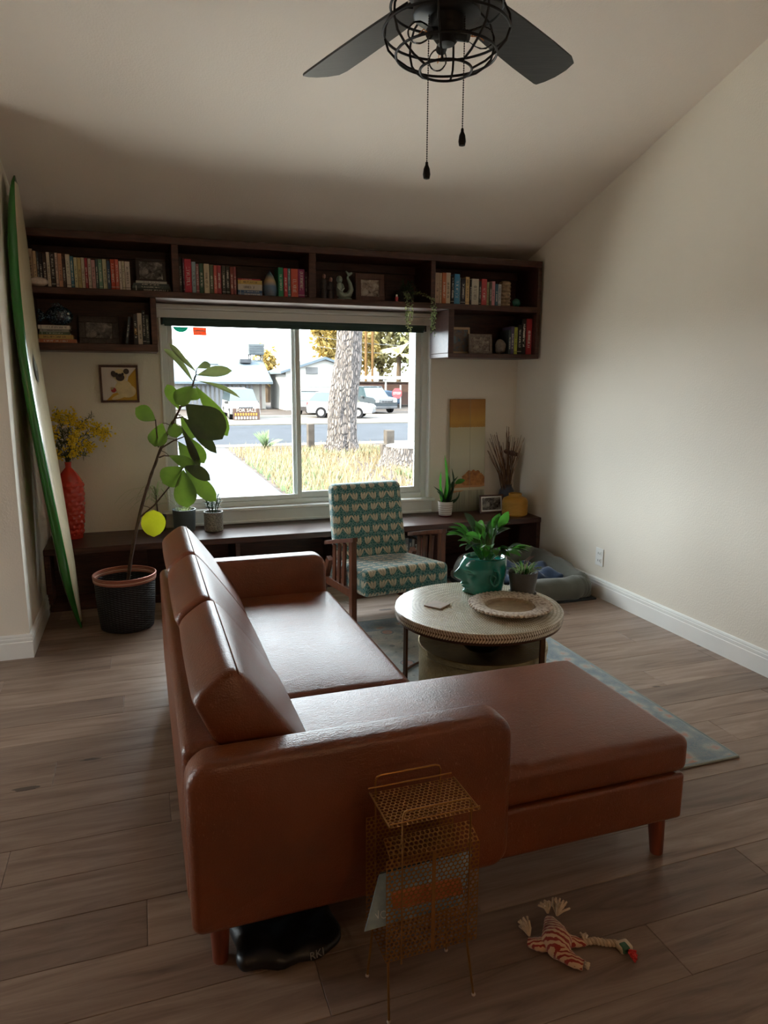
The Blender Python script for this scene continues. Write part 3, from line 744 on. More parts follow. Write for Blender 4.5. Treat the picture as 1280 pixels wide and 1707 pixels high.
# carved column and teal globe
cc = thing('carved_column', 'beige carved column with stacked ridges at the end of the books', 'ornament', (2.905, 5.40, Z2))
prof = [(.04, 0)]
for i in range(7): z = i*.029; prof += [(.044, z+.003), (.048, z+.013), (.044, z+.025), (.040, z+.028)]
MB().lathe(prof+[(.03, .207)], (2.905, 5.40, Z2+.0005), 26, lambda p, a, j: (p.x*(1+.04*math.sin(a*5+j)), p.y*(1+.04*math.sin(a*5+j)), p.z)).build('column', plain('carved_stone', S(160, 138, 112), .7, var=.3, vs=50, bump=.6), cc)
single(MB().sphere((2.985, 5.35, Z2+.036), .036, 18, 12, fn=lambda p: p*(1+.05*math.sin(p.x*160)*math.sin(p.z*160))), 'glass_globe', plain('teal_glass', S(30, 110, 96), .15, var=.3, coat=.5), 'small teal glass globe beside the carved column', 'ornament', (2.985, 5.35, Z2))
# grey rock
single(MB().sphere((2.872, 5.385, 1.811+.062), .062, 18, 12, (.78, .6, 1.0), lambda p: p*(1+.10*math.sin(p.x*60+1)*math.cos(p.z*50)+.05*math.sin(p.z*120))), 'grey_rock', plain('grey_stone', S(124, 114, 104), .8, var=.35, vs=40, bump=.8, bs=50), 'rough grey rock standing between the photo frame and books', 'rock', (2.872, 5.385, 1.811))
# trailing plant in a pot
tp = thing('plant_pot', 'small dark pot holding the trailing plant on the shelf', 'pot', (2.03, 5.42, Z2))
MB().lathe([(.045, 0), (.055, .01), (.062, .08), (.065, .085), (.058, .085), (.054, .07), (0, .068)], (2.03, 5.42, Z2+.0005), 22).build('pot', plain('dark_pot', S(50, 48, 50), .5), tp)
pl = thing('trailing_plant', 'trailing string plant hanging over the shelf edge in front of the window', 'plant', (2.03, 5.42, Z2+.07))
rnd = random.Random(3)
def vine(path, n, seed, lw=.009):
    rr = random.Random(seed); P = [Vector(p) for p in path]
    dense = []
    for a, b in zip(P[:-1], P[1:]):
        for i in range(6): dense.append(a.lerp(b, i/6))
    dense.append(P[-1])
    st_ = MB().tube(dense, .0013, 5).build('vine', GREEND, pl)
    lm = MB()
    for i in range(n):
        p = dense[int(i/n*(len(dense)-1))]+Vector((rr.uniform(-.004, .004), rr.uniform(-.004, .004), rr.uniform(-.006, .006)))
        d = Vector((rr.uniform(-1, 1), rr.uniform(-1, .6), rr.uniform(-1.1, .2))).normalized()
        lm.leaf(p, p+d*rr.uniform(.012, .019), rr.uniform(.007, .011), (rr.uniform(-.4, .4), -1, .4), 'lance', .1, .2, 3)
    o = lm.build('foliage', SAGE if seed % 2 else GREEND, st_); o['kind'] = 'stuff'
for i in range(16):
    a = rnd.uniform(PI*.95, PI*2.05); r_ = rnd.uniform(.04, .10); h = rnd.uniform(.02, .12)
    b = Vector((2.03, 5.42, Z2+.07)); m_ = b+Vector((math.cos(a)*r_*.6, math.sin(a)*r_*.6, h)); e = b+Vector((math.cos(a)*r_*1.3, max(math.sin(a)*r_, -.11), -rnd.uniform(.0, .05)))
    vine([b, m_, e], 22, 20+i*2)
for i, (x, zb_) in enumerate(((2.005, 1.93), (2.03, 1.945), (1.99, 1.99), (2.20, 1.955), (2.225, 1.93), (2.21, 2.0))):
    b = Vector((2.03, 5.42, Z2+.075))
    vine([b, b.lerp(Vector((x, 5.33, Z2+.09)), .6), (x, 5.275, Z2+.03), (x+.004, 5.262, Z2-.07), (x-.004, 5.262, (Z2+zb_)/2), (x+.003, 5.265, zb_)], 74, 101+2*i)
# ================================================================== SOFA (L-shaped, brown leather)
so = thing('sectional_sofa', 'brown leather sectional sofa with chaise in the middle of the room', 'sofa', (.7, 2.7, 0))
LEGM = midwood('sofa_leg_wood', S(96, 44, 26), S(128, 62, 38))
def cushion_top(x0, x1, y0, y1, z1, crown, px=.8):
    def fn(p):
        u = max(-1, min(1, (p.x-(x0+x1)/2)/((x1-x0)/2))); v = max(-1, min(1, (p.y-(y0+y1)/2)/((y1-y0)/2)))
        k = max(0, (p.z-(z1-.06))/.06)
        return (p.x, p.y, p.z+crown*k*(1-abs(u)**2.6)*(1-abs(v)**2.6))
    return fn
# near arm: soft slab with rounded ends, far arm likewise
def arm(y0, y1, x0, x1, z0=.148, z1=.642):
    def fn(p):
        # corners of the slab are rounded in the long view
        return p
    R_ = .075; yc = (y0+y1)/2
    m = MB(); pol = []
    for (cx, cz, a0) in ((x1-R_, z1-R_, 0), (x0+R_, z1-R_, 90), (x0+.03, z0+.03, 180), (x1-R_*.8, z0+R_*.8, 270)):
        rr = .03 if a0 == 180 else (R_*.8 if a0 == 270 else R_)
        for i in range(9): a = math.radians(a0+i*90/8); pol.append((cx+rr*math.cos(a), cz+rr*math.sin(a)))
    n = len(pol); c0 = (sum(p[0] for p in pol)/n, sum(p[1] for p in pol)/n)
    secs = []; e = .028; K = 6
    for side in (0, 1):
        for k in range(K+1):
            t = k/K if side == 0 else 1-k/K
            ins = e*(1-math.sin(t*PI/2)); dy = e*(1-math.cos((1-t)*PI/2)) if False else e*(1-math.cos(t*PI/2))*0
            yo = e*(1-t) if False else e*(1-math.cos((1-t)*PI/2))
            yv = (y0+ (e-e*math.cos((1-t)*PI/2)*0) ) if False else None
            # quarter-round edge: position along y and inset
            ang = t*PI/2; ypos = e*(1-math.sin(ang)); inset = e*(1-math.cos(PI/2-ang)) if False else e*(1-math.sin(ang))
            yq = y0+e*(1-math.cos(ang)) if side == 0 else y1-e*(1-math.cos(ang))
            inset = e*(1-math.sin(ang))
            secs.append((yq, inset))
    vs = []
    for (yq, ins) in secs:
        for i, (px_, pz_) in enumerate(pol):
            dx, dz = px_-c0[0], pz_-c0[1]; L_ = math.hypot(dx, dz)
            q = pol[(i+1) % n]; p_ = pol[i-1]; tx, tz = q[0]-p_[0], q[1]-p_[1]; tl = math.hypot(tx, tz); nx, nz = tz/tl, -tx/tl
            if nx*dx+nz*dz < 0: nx, nz = -nx, -nz
            vs.append((px_-nx*ins, yq, pz_-nz*ins))
    fs = []
    for j in range(len(secs)-1):
        for i in range(n): fs.append([j*n+i, j*n+(i+1) % n, (j+1)*n+(i+1) % n, (j+1)*n+i])
    # end faces as gridded fans with a slight bulge
    for j, sgn in ((0, -1), (len(secs)-1, 1)):
        ring = [j*n+i for i in range(n)]; prev = ring
        for s_, b in ((.75, .008), (.45, .014), (.15, .016)):
            cur = []
            for i in range(n):
                p = vs[j*n+i]; cur.append(len(vs)); vs.append((c0[0]+(p[0]-c0[0])*s_, p[1]+sgn*b, c0[1]+(p[2]-c0[1])*s_))
            for i in range(n):
                q = [prev[i], prev[(i+1) % n], cur[(i+1) % n], cur[i]]; fs.append(q if sgn > 0 else q[::-1])
            prev = cur
        fs.append(prev if sgn > 0 else prev[::-1])
    # orient
    m.add(vs, fs); return m
def fix(o):
    bm = bmesh.new(); bm.from_mesh(o.data); bmesh.ops.recalc_face_normals(bm, faces=bm.faces); bm.to_mesh(o.data); bm.free(); return o
fix(arm(1.685, 1.80, .058, .99).build('armrest', LEATHER, so, ang=60))
fix(arm(3.72, 3.84, .09, .945).build('armrest', LEATHER, so, ang=60))
# back frame
MB().rbox(.055, .165, 1.803, 3.717, .15, .635, .03, 4, 8).build('back_frame', LEATHER, so, ang=60)
# bases
MB().rbox(.17, 1.655, 1.705, 2.40, .152, .318, .015, 3, 6).build('chaise_base', LEATHER, so, ang=60)
MB().rbox(.17, .93, 2.404, 3.717, .152, .318, .015, 3, 6).build('seat_base', LEATHER, so, ang=60)
# seat cushions
x0, x1, y0, y1 = .17, 1.662, 1.698, 2.412
def chaise_fn(p):
    u = max(-1, min(1, (p.x-.915)/.747)); v = max(-1, min(1, (p.y-2.055)/.357)); k = max(0, (p.z-.40)/.06)
    return (p.x, p.y, p.z+.020*k*(1-abs(u)**3)*(1-abs(v)**2.5))
MB().rbox(x0, x1, y0, y1, .322, .452, .035, 4, 12, chaise_fn).build('chaise_cushion', LEATHER, so, ang=60)
MB().rbox(.17, .965, 2.418, 3.716, .322, .44, .04, 4, 12, cushion_top(.17, .965, 2.418, 3.716, .44, .035)).build('seat_cushion', LEATHER, so, ang=60)
# back cushions: leaning wedges, profile in (x, z)
PROF = [(.30, .475), (.42, .478), (.445, .50), (.405, .57), (.345, .66), (.285, .745), (.24, .805), (.205, .832), (.17, .825), (.115, .785), (.095, .757), (.10, .735), (.15, .62), (.20, .52), (.235, .482)]
def smooth_closed(P, k=4):
    n = len(P); out = []
    for i in range(n):
        p0, p1, p2, p3 = P[i-1], P[i], P[(i+1) % n], P[(i+2) % n]
        for j in range(k):
            t = j/k
            out.append(tuple(.5*((2*p1[a])+(-p0[a]+p2[a])*t+(2*p0[a]-5*p1[a]+4*p2[a]-p3[a])*t*t+(-p0[a]+3*p1[a]-3*p2[a]+p3[a])*t**3) for a in (0, 1)))
    return out
def back_cushion(y0, y1, dx=0, dz=0, sag=.006):
    P = smooth_closed(PROF, 3); n = len(P); c0 = (sum(p[0] for p in P)/n, sum(p[1] for p in P)/n)
    vs = []; fs = []; secs = []; K = 14
    for j in range(K+1):
        t = j/K; y = y0+(y1-y0)*t; d = min(y-y0, y1-y); e = .03
        ins = e*(1-math.sqrt(max(0, 1-(1-min(1, d/e))**2))) if d < e else 0
        secs.append((y, ins*.6))
    secs = [(y0, .018), (y0+.006, .008), (y0+.016, .002), (y0+.03, 0)]+[(y0+.03+(y1-y0-.06)*i/8, 0) for i in range(1, 8)]+[(y1-.03, 0), (y1-.016, .002), (y1-.006, .008), (y1, .018)]
    for (y, ins) in secs:
        u = (y-(y0+y1)/2)/((y1-y0)/2)
        for (px_, pz_) in P:
            ddx, ddz = px_-c0[0], pz_-c0[1]; L_ = math.hypot(ddx, ddz); s_ = (L_-ins)/L_*(1+.03*(1-u*u))
            vs.append((c0[0]+ddx*s_+dx, y, c0[1]+ddz*s_+dz))
    m_ = len(secs)
    for j in range(m_-1):
        for i in range(n): fs.append([j*n+i, (j+1)*n+i, (j+1)*n+(i+1) % n, j*n+(i+1) % n])
    fs.append([i for i in range(n)]); fs.append([(m_-1)*n+i for i in range(n)][::-1])
    o = fix(MB().add(vs, fs).build('back_cushion', LEATHER, so, ang=50))
    # piping seam along the top front edge
    top = max(range(n), key=lambda i: P[i][1])
    line = [Vector(vs[j*n+(top-2) % n])+Vector((0, 0, .0015)) for j in range(1, m_-1)]
    MB().tube(line, .0022, 6).build('piping', plain('pale_piping', S(150, 104, 78), .45), o)
    return o
back_cushion(1.822, 2.50, .0, -.008)
back_cushion(2.51, 3.195, -.012, -.004)
back_cushion(3.203, 3.83, -.014, .0)
# tapered legs
def leg(x, y, ix, iy, h=.15, r0=.030, r1=.021):
    m = MB().lathe([(r1, 0), (r1+.001, .006), (r0, h)], (0, 0, 0), 16, lambda p, a, j: (p.x+ix*(h-p.z)*.16, p.y+iy*(h-p.z)*.16, p.z)); m.xform(Matrix.Translation((x, y, .0095 if y > 2.2 and x > .3 else 0)) @ Matrix.Scale((h-.0095)/h if y > 2.2 and x > .3 else 1, 4, (0, 0, 1))); m.build('leg', LEGM, so)
for (x, y, ix, iy) in ((1.60, 1.765, .3, -.3), (.135, 1.775, -.1, -.2), (1.60, 2.34, .3, .3), (.14, 3.76, -.3, .3), (.88, 3.76, .3, .3), (.86, 2.46, .3, 0)): leg(x, y, ix, iy)

# dark bag under the sofa
bgm = plain('black_nylon', S(16, 16, 18), .42, var=.3, vs=20, bump=.6, bs=25)
bagt = thing('black_bag', 'crumpled black bag lying on the floor under the sofa', 'bag', (.32, 1.86, 0))
MB().rbox(.17, .47, 1.70, 2.05, .001, .062, .028, 4, 12, lambda p: (p.x+.006*math.sin(p.y*40), p.y-.10*(p.x-.17)*(.47-p.x)/.0225*.35+.006*math.sin(p.x*60), max(.0005, p.z*(.75+.25*math.sin(p.x*9))+.008*math.sin(p.x*55)*math.sin(p.y*48)*(p.z > .03)))).build('bag_body', bgm, bagt)
text('lettering', 'RKI', .03, plain('grey_ink', S(120, 118, 116), .6), bagt, frame_mat((.385, 1.668, .03), (1, .25, 0), (0, .35, 1)))

# ================================================================== RUG
m = Mat('faded_oriental_rug'); v = m.co('Object'); sp = m.N('ShaderNodeSeparateXYZ'); m.L(v, sp.inputs[0])
X_, Y_ = E(sp.outputs[0]), E(sp.outputs[1])
n1 = E(m.noise(v, 9, 4)); vo = E(m.voro(v, 7.0)); vo2 = E(m.voro(v, 15.0)); n3 = E(m.noise(v, 70, 2))
c = m.ramp(n1.s, [(.3, S(120, 136, 140)), (.5, S(168, 170, 164)), (.7, S(192, 188, 176))])
c = m.mix((vo < .23)*.7, c, S(190, 126, 104)); c = m.mix(((vo-.27).abs() < .03)*.7, c, S(84, 98, 110)); c = m.mix((vo2 < .12)*.6, c, S(96, 82, 88))
bx = (X_.abs()-.99).max(Y_.abs()-1.015)   # distance into the border
c = m.mix((bx > -.14)*(bx < .2), c, m.ramp((E(m.voro(v, 12.0))*.75+n1*.55+n3*.25-.28).s, [(.24, S(184, 140, 122)), (.36, S(166, 166, 160)), (.52, S(130, 144, 148)), (.7, S(116, 132, 140))]))
c = m.mix((bx > .045), c, S(132, 146, 150))
c = m.mix((n3 > .52)*.45, c, S(150, 152, 148)); m.col(c); m.set(rough=.95, sheen=.2); m.bump(m.noise(v, 240, 2), .5, .003); RUG = m.m
HW, HL = 1.05, 1.075
def rugbox():
    mb = MB().cbox(-HW, HW, -HL, HL, .001, .009, .003); return mb
rg = rugbox().build('area_rug', RUG, None, False, True); rg.location = (1.32, 3.232, 0)
tag(rg, 'faded grey-blue and coral patterned rug under the coffee table', 'rug')
eb = MB()
for (a, b) in (((-HW, -HL), (HW, -HL)), ((HW, -HL), (HW, HL)), ((HW, HL), (-HW, HL)), ((-HW, HL), (-HW, -HL))):
    eb.tube([(a[0], a[1], .006), (b[0], b[1], .006)], .0055, 8)
eb.build('bound_edge', plain('rug_binding', S(150, 156, 150), .9), rg, True, True)

# ================================================================== COFFEE TABLE
TX, TY, TZ, TR = 1.61, 3.165, .45, .432
def bone(name, edge):
    """bone inlay: small tilted leaves set in dark resin, in rings on the top and two rows on the edge"""
    m = Mat(name); tc = m.N('ShaderNodeTexCoord'); sp = m.N('ShaderNodeSeparateXYZ'); m.L(tc.outputs['Object'], sp.inputs[0])
    x, y, z = (E(sp.outputs[i]) for i in range(3)); ang = E.op('ARCTAN2', y, x)
    q = ((z-.3955)/.0205) if edge else E.op('SQRT', x*x+y*y)/.019
    row = q.floor(); f = q.fract()-.5; par = row.mod(2.0)*2.0-1.0
    n = 190.0 if edge else ((row+.5)*9.0).floor()
    t = (ang/(2*PI)*n+f*par*.85).fract()-.5
    leaf_ = E.op('POWER', t.abs()/.40, 2.0)+E.op('POWER', f.abs()/.52, 2.0)
    nz = m.noise(tc.outputs['Object'], 26, 3)
    c = m.ramp(nz, [(.3, S(204, 194, 170)), (.7, S(234, 228, 210))])
    m.col(m.mix(leaf_ > 1.0, c, S(84, 64, 46) if edge else S(138, 130, 112))); m.set(rough=.24, coat=.35); m.bump((1.4-leaf_).max(0.0).min(.5), .5, .002); return m.m
BONE = bone('bone_inlay_top', False); BONES = bone('bone_inlay_edge', True)
ct = thing('coffee_table', 'round coffee table with bone inlay top and bronze legs', 'table', (TX, TY, .009))
MB().lathe([(TR-.02, TZ-.008), (TR-.001, TZ-.006), (TR-.001, TZ-.003), (TR-.004, TZ)], (TX, TY, 0), 72).build('table_top', BONE, ct)
MB().lathe([(TR-.02, TZ-.0455), (TR-.003, TZ-.0455), (TR, TZ-.042), (TR, TZ-.0075), (TR-.003, TZ-.0065)], (TX, TY, 0), 72, cap=False).build('table_edge', BONES, ct)
MB().lathe([(TR-.03, TZ-.058), (TR-.006, TZ-.058), (TR-.004, TZ-.0455), (TR-.03, TZ-.0455)], (TX, TY, 0), 64).build('metal_ring', BRONZE, ct)
for a in (184, 292, 4, 76):
    a = math.radians(a); x, y = TX+(TR-.02)*math.cos(a), TY+(TR-.02)*math.sin(a); tx, ty = -math.sin(a)*.009, math.cos(a)*.009
    m = MB()
    for s_ in (-1, 1): m.cbox(x+tx*s_*1.0-.0065, x+tx*s_+.0065, y+ty*s_-.0065, y+ty*s_+.0065, .010, TZ-.056, .001)
    m.build('leg', BRONZE, ct)
MB().tube([(TX+(TR-.03)*math.cos(2*PI*i/48), TY+(TR-.03)*math.sin(2*PI*i/48), .018) for i in range(48)], .007, 8, True).build('foot_ring', BRONZE, ct)
# nested drum table
m = Mat('hammered_brass'); v = m.co(); m.col(m.ramp(m.noise(v, 10), [(.3, S(150, 128, 88)), (.7, S(186, 164, 118))])); m.set(rough=.34, metal=.85); m.bump(m.voro(v, 75), .45, .004); HAM = m.m
dt = thing('drum_table', 'hammered brass drum table nested under the coffee table', 'table', (TX, TY-.06, .009))
DZ = .275; DR = .325
MB().lathe([(DR-.012, .0095), (DR, .016), (DR, DZ-.03), (DR+.003, DZ-.027)], (TX, TY-.06, 0), 64, cap=False).build('drum_wall', HAM, dt)
MB().lathe([(DR+.003, DZ-.026), (DR+.006, DZ-.02), (DR+.006, DZ+.004), (DR, DZ+.005), (DR-.006, DZ), (.001, DZ-.002)], (TX, TY-.06, 0), 64).build('tray_top', HAM, dt)
# glass bowl on the drum
gb = MB().lathe([(.03, 0), (.05, .004), (.085, .02), (.105, .045), (.108, .05), (.102, .05), (.08, .024), (.045, .009), (.001, .008)], (TX-.06, TY-.17, DZ+.0005), 32)
single(gb, 'glass_bowl', BOWL, 'low smoked glass bowl on the drum table', 'bowl', (TX-.06, TY-.17, DZ))
single(MB().cbox(TX+.02, TX+.16, TY-.16, TY-.06, DZ+.0006, DZ+.022, .002), 'book', plain('dark_book_cover', S(40, 46, 52), .4), 'dark book lying on the drum table beside the glass bowl', 'book', (TX+.09, TY-.11, DZ))
# carved plate
PLM = Mat('whitewashed_carving'); v = PLM.co(); n = PLM.voro(v, 85); PLM.col(PLM.ramp(n, [(.2, S(226, 214, 200)), (.6, S(200, 184, 168)), (.85, S(140, 118, 100))])); PLM.set(rough=.6); PLM.bump(n, -.9, .006); PLM = PLM.m
PLC = midwood('plate_wood', S(150, 128, 104), S(184, 160, 132), (6, 18, 6), .45)
PX, PY, PR = 1.735, 3.055, .205
ptm = thing('carved_plate', 'round carved whitewashed wooden plate on the coffee table', 'plate', (PX, PY, TZ))
MB().lathe([(PR*.55, .003), (PR*.8, .012), (PR*.97, .022), (PR, .026), (PR, .034), (PR*.93, .037), (PR*.66, .030), (PR*.62, .022)], (PX, PY, TZ+.0005), 72, cap=False).build('rim', PLM, ptm)
MB().lathe([(PR*.57, 0), (PR*.60, .004), (PR*.63, .021), (PR*.60, .0215), (PR*.54, .010), (.001, .009)], (PX, PY, TZ+.0005), 48).build('well', PLC, ptm)
for i in range(52):
    a = 2*PI*i/52; MB().sphere((PX+PR*1.0*math.cos(a), PY+PR*1.0*math.sin(a), TZ+.0305), .0095, 8, 5, (1, 1, .75)).build('rim_bead', PLM, ptm)
# coaster
single(MB().cbox(-.05, .05, -.05, .05, 0, .008, .002).xform(Matrix.Translation((1.405, 3.225, TZ+.0005)) @ Matrix.Rotation(.62, 4, 'Z')), 'coaster', plain('pale_stone_coaster', S(176, 160, 146), .6, var=.15, vs=30), 'square pale stone coaster on the coffee table', 'coaster', (1.405, 3.225, TZ))
# ------------------------------------------------------------------ teal head planter
HX, HY = 1.752, 3.37; HR = .108
TEAL = plain('teal_glaze', S(22, 130, 118), .14, var=.14, vs=9, coat=.6, coatr=.08)
hd = thing('head_planter', 'glossy teal ceramic planter shaped like a face in profile', 'planter', (HX, HY, TZ))
FA = math.radians(168)           # direction the face looks
def g(x, c, s_): return math.exp(-((x-c)/s_)**2)
def head_fn(p, a, j):
    z = p.z; da = (a-FA+PI) % (2*PI)-PI; r = math.hypot(p.x, p.y)
    if z < .002: return p
    f = 0
    f += .030*g(da, 0, .5)*g(z, .150, .045)            # brow and forehead
    f += .048*g(da, 0, .15)*g(z, .088, .022)           # nose tip
    f += .036*g(da, 0, .14)*g(z, .115, .022)           # nose bridge
    f += .028*g(da, 0, .26)*g(z, .055, .009)           # upper lip
    f += .026*g(da, 0, .26)*g(z, .038, .009)           # lower lip
    f += .030*g(da, 0, .34)*g(z, .010, .018)           # chin
    f -= .016*(g(da, .5, .2)+g(da, -.5, .2))*g(z, .118, .014)   # eye sockets
    f += .012*(g(da, .5, .13)+g(da, -.5, .13))*g(z, .112, .008) # lids
    f += .010*(g(da, .55, .26)+g(da, -.55, .26))*g(z, .145, .010)  # eyebrows
    f += .008*(g(da, .8, .3)+g(da, -.8, .3))*g(z, .075, .03)       # cheeks
    k = (r+f)/max(r, 1e-6); return (p.x*k, p.y*k, z)
prof = [(.085, 0)]+[(HR*(.86+.2*math.sin(min(1, z/.2)*PI*.62)), z) for z in [.003+.198*i/48 for i in range(49)]]+[(HR*.98, .205), (HR*.92, .204), (HR*.88, .185)]
MB().lathe(prof, (HX, HY, TZ+.0005), 96, head_fn, cap=True).build('face_pot', TEAL, hd, ang=70)
for s_ in (1, -1):
    ea = FA+s_*1.72; cx, cy = math.cos(ea), math.sin(ea); tx, ty = -math.sin(ea)*s_, math.cos(ea)*s_
    P = []
    for i in range(22):
        t = i/21*PI*1.75-.35; u = .026*math.sin(t)*1.0; w_ = .042*math.cos(t)
        P.append((HX+cx*(HR*1.06+.006)+tx*(u+.004), HY+cy*(HR*1.06+.006)+ty*(u+.004), TZ+.108+w_))
    MB().tube(P, [.0075]*10+[.007]*6+[.006]*6, 10).build('ear', TEAL, hd)
    MB().tube([(HX+cx*HR*1.07+tx*(-.006), HY+cy*HR*1.07+ty*(-.006), TZ+.125), (HX+cx*(HR*1.07+.004)+tx*.008, HY+cy*(HR*1.07+.004)+ty*.008, TZ+.112), (HX+cx*HR*1.07, HY+cy*HR*1.07, TZ+.085)], .005, 8).build('ear_fold', TEAL, hd)
MB().lathe([(HR*.9, .178), (.001, .184)], (HX, HY, TZ), 28, cap=False).build('soil', SOIL, hd)
ply = thing('leafy_houseplant', 'leafy green houseplant growing from the teal head planter', 'plant', (HX, HY, TZ+.185))
rr = random.Random(11); base = Vector((HX, HY, TZ+.185))
for i in range(58):
    a = i*2.399; el = .15+1.25*((i*0.618) % 1); L_ = .10+.10*rr.random(); h = Vector((math.cos(a)*math.cos(el), math.sin(a)*math.cos(el), math.sin(el)))
    b0 = base+Vector((math.cos(a)*.035, math.sin(a)*.035, 0)); s1_ = b0+h*L_*.65+Vector((0, 0, .03)); lf = Vector((h.x, h.y, h.z*.3-.25+.5*rr.random())).normalized()
    tip = s1_+lf*(.085+.05*rr.random())
    stem = MB().tube([b0, b0.lerp(s1_, .5)+Vector((0, 0, .012)), s1_], .0018, 5).build('stem', GREEN, ply)
    MB().leaf(s1_, tip, .036+.016*rr.random(), (rr.uniform(-.3, .3), rr.uniform(-.3, .3), 1), 'lance', .14, .25, 7, .08).build('leaf', GREEN if i % 3 else GREEND, ply)
for (dx, dy, dz, tx, ty, tz) in ((.07, .0, .17, .13, .0, .26), (-.05, -.03, .12, -.15, -.05, .16), (-.02, -.02, .18, -.08, -.05, .22)):
    b0 = base+Vector((dx*.3, dy*.3, 0)); s1_ = base+Vector((dx, dy, dz)); tip = base+Vector((tx, ty, tz))
    MB().tube([b0, b0.lerp(s1_, .5)+Vector((0, 0, .02)), s1_], .0018, 5).build('stem', GREEN, ply)
    MB().leaf(s1_, tip, .05, (.2, -.6, .7), 'lance', .1, .25, 8).build('leaf', GREEN, ply)
# grey pot with a small succulent
GX, GY = 1.93, 3.27
gp = thing('grey_pot', 'dark grey concrete pot on the coffee table beside the teal head', 'pot', (GX, GY, TZ))
GPM = plain('grey_concrete', S(84, 82, 80), .6, var=.18, vs=20)
MB().lathe([(.058, .004), (.064, .008), (.080, .125), (.081, .13), (.075, .13), (.070, .11), (.001, .108)], (GX, GY, TZ+.0005), 32).build('pot', GPM, gp)
MB().lathe([(.066, 0), (.074, .003), (.077, .012), (.070, .012), (.06, .005)], (GX, GY, TZ+.0005), 32).build('saucer', GPM, gp)
MB().lathe([(.071, .112), (.001, .118)], (GX, GY, TZ), 20, cap=False).build('soil', SOIL, gp)
sp_ = thing('small_succulent', 'small spiky pale green plant in the grey pot', 'plant', (GX, GY, TZ+.115))
for i in range(40):
    a = i*2.399; el = .2+1.2*rr.random(); L_ = .05+.05*rr.random(); b0 = Vector((GX+.045*math.cos(a)*rr.random(), GY+.045*math.sin(a)*rr.random(), TZ+.113))
    d = Vector((math.cos(a)*math.cos(el), math.sin(a)*math.cos(el), math.sin(el)))
    MB().leaf(b0, b0+d*L_, .009, (0, -.4, 1), 'strap', .18, .2, 6).build('leaf', SAGE if i % 2 else GREEN, sp_)
for i in range(3):
    MB().tube([(GX+.02, GY-.02, TZ+.12), (GX+.05+.02*i, GY-.03, TZ+.155), (GX+.085+.012*i, GY-.045+.02*i, TZ+.145)], .0018, 5).build('tendril', SAGE, sp_)
for i in range(3):
    MB().tube([(GX+.01*i-.01, GY-.01, TZ+.115), (GX+.012*i, GY-.012, TZ+.19), (GX+.03+.012*i, GY-.02, TZ+.215)], .0022, 5).build('flower_stem', plain('pinkish_stem', S(120, 84, 74), .6), sp_)
# ================================================================== ARMCHAIR
def tulip():
    m = Mat('teal_tulip_fabric'); tc = m.N('ShaderNodeTexCoord'); sp = m.N('ShaderNodeSeparateXYZ'); m.L(tc.outputs['Object'], sp.inputs[0])
    sn = m.N('ShaderNodeSeparateXYZ'); m.L(tc.outputs['Normal'], sn.inputs[0])
    x, y, z = (E(sp.outputs[i]) for i in range(3)); nx, nz = E(sn.outputs[0]).abs(), E(sn.outputs[2]).abs()
    sx = nx > .7; sz = nz > .72
    u = x*(1-sx)+y*sx; v = z*(1-sz)-y*sz
    P, Q = .142, .076
    row = (v/Q).floor(); uu = (u/P+row.mod(2.0)*.5).fract()-.5; vv = (v/Q).fract()-.5   # a pair of tulips per cell
    a = (uu.abs()*P-.0355)/.040; b = vv*Q/.040; s = E.op('SIGN', uu)
    a = a-b*.28                                                                    # each leans outward
    def petal(a0, k, w_, h, b0): return E.op('POWER', (a-a0-b*k).abs()/w_, 2.0)+E.op('POWER', (b-b0).abs()/h, 2.0)
    c0 = petal(0, 0, .30, .80, .02); c1 = petal(-.36, -.38, .27, .74, .06); c2 = petal(.36, .38, .27, .74, .06)
    e = c0.min(c1).min(c2)
    body = e < .78; line = ((c0-.8).abs() < .16).max(((c1-.8).abs() < .16)).max(((c2-.8).abs() < .16))*(e < .9)
    vo = E(m.voro(tc.outputs['Object'], 58, 'DISTANCE_TO_EDGE')); nn = m.noise(tc.outputs['Object'], 30, 3)
    bgc = m.mix(vo < .09, S(30, 104, 104), S(122, 160, 150)); bgc = m.mix(E(nn)*.35, bgc, S(22, 66, 76))
    cr = m.ramp(nn, [(.3, S(186, 178, 152)), (.7, S(212, 204, 178))])
    c = m.mix(body, bgc, cr); c = m.mix(line*.75, c, S(70, 80, 74))
    m.col(c); m.set(rough=.85, sheen=.45); m.bump(m.noise(tc.outputs['Object'], 420, 2), .35, .002); return m.m
TUL = tulip()
TH = math.radians(6.5)
CH = Vector((1.545, 4.19, 0))
ch = thing('armchair', 'wooden armchair upholstered in teal tulip fabric by the window', 'armchair', CH, TH)
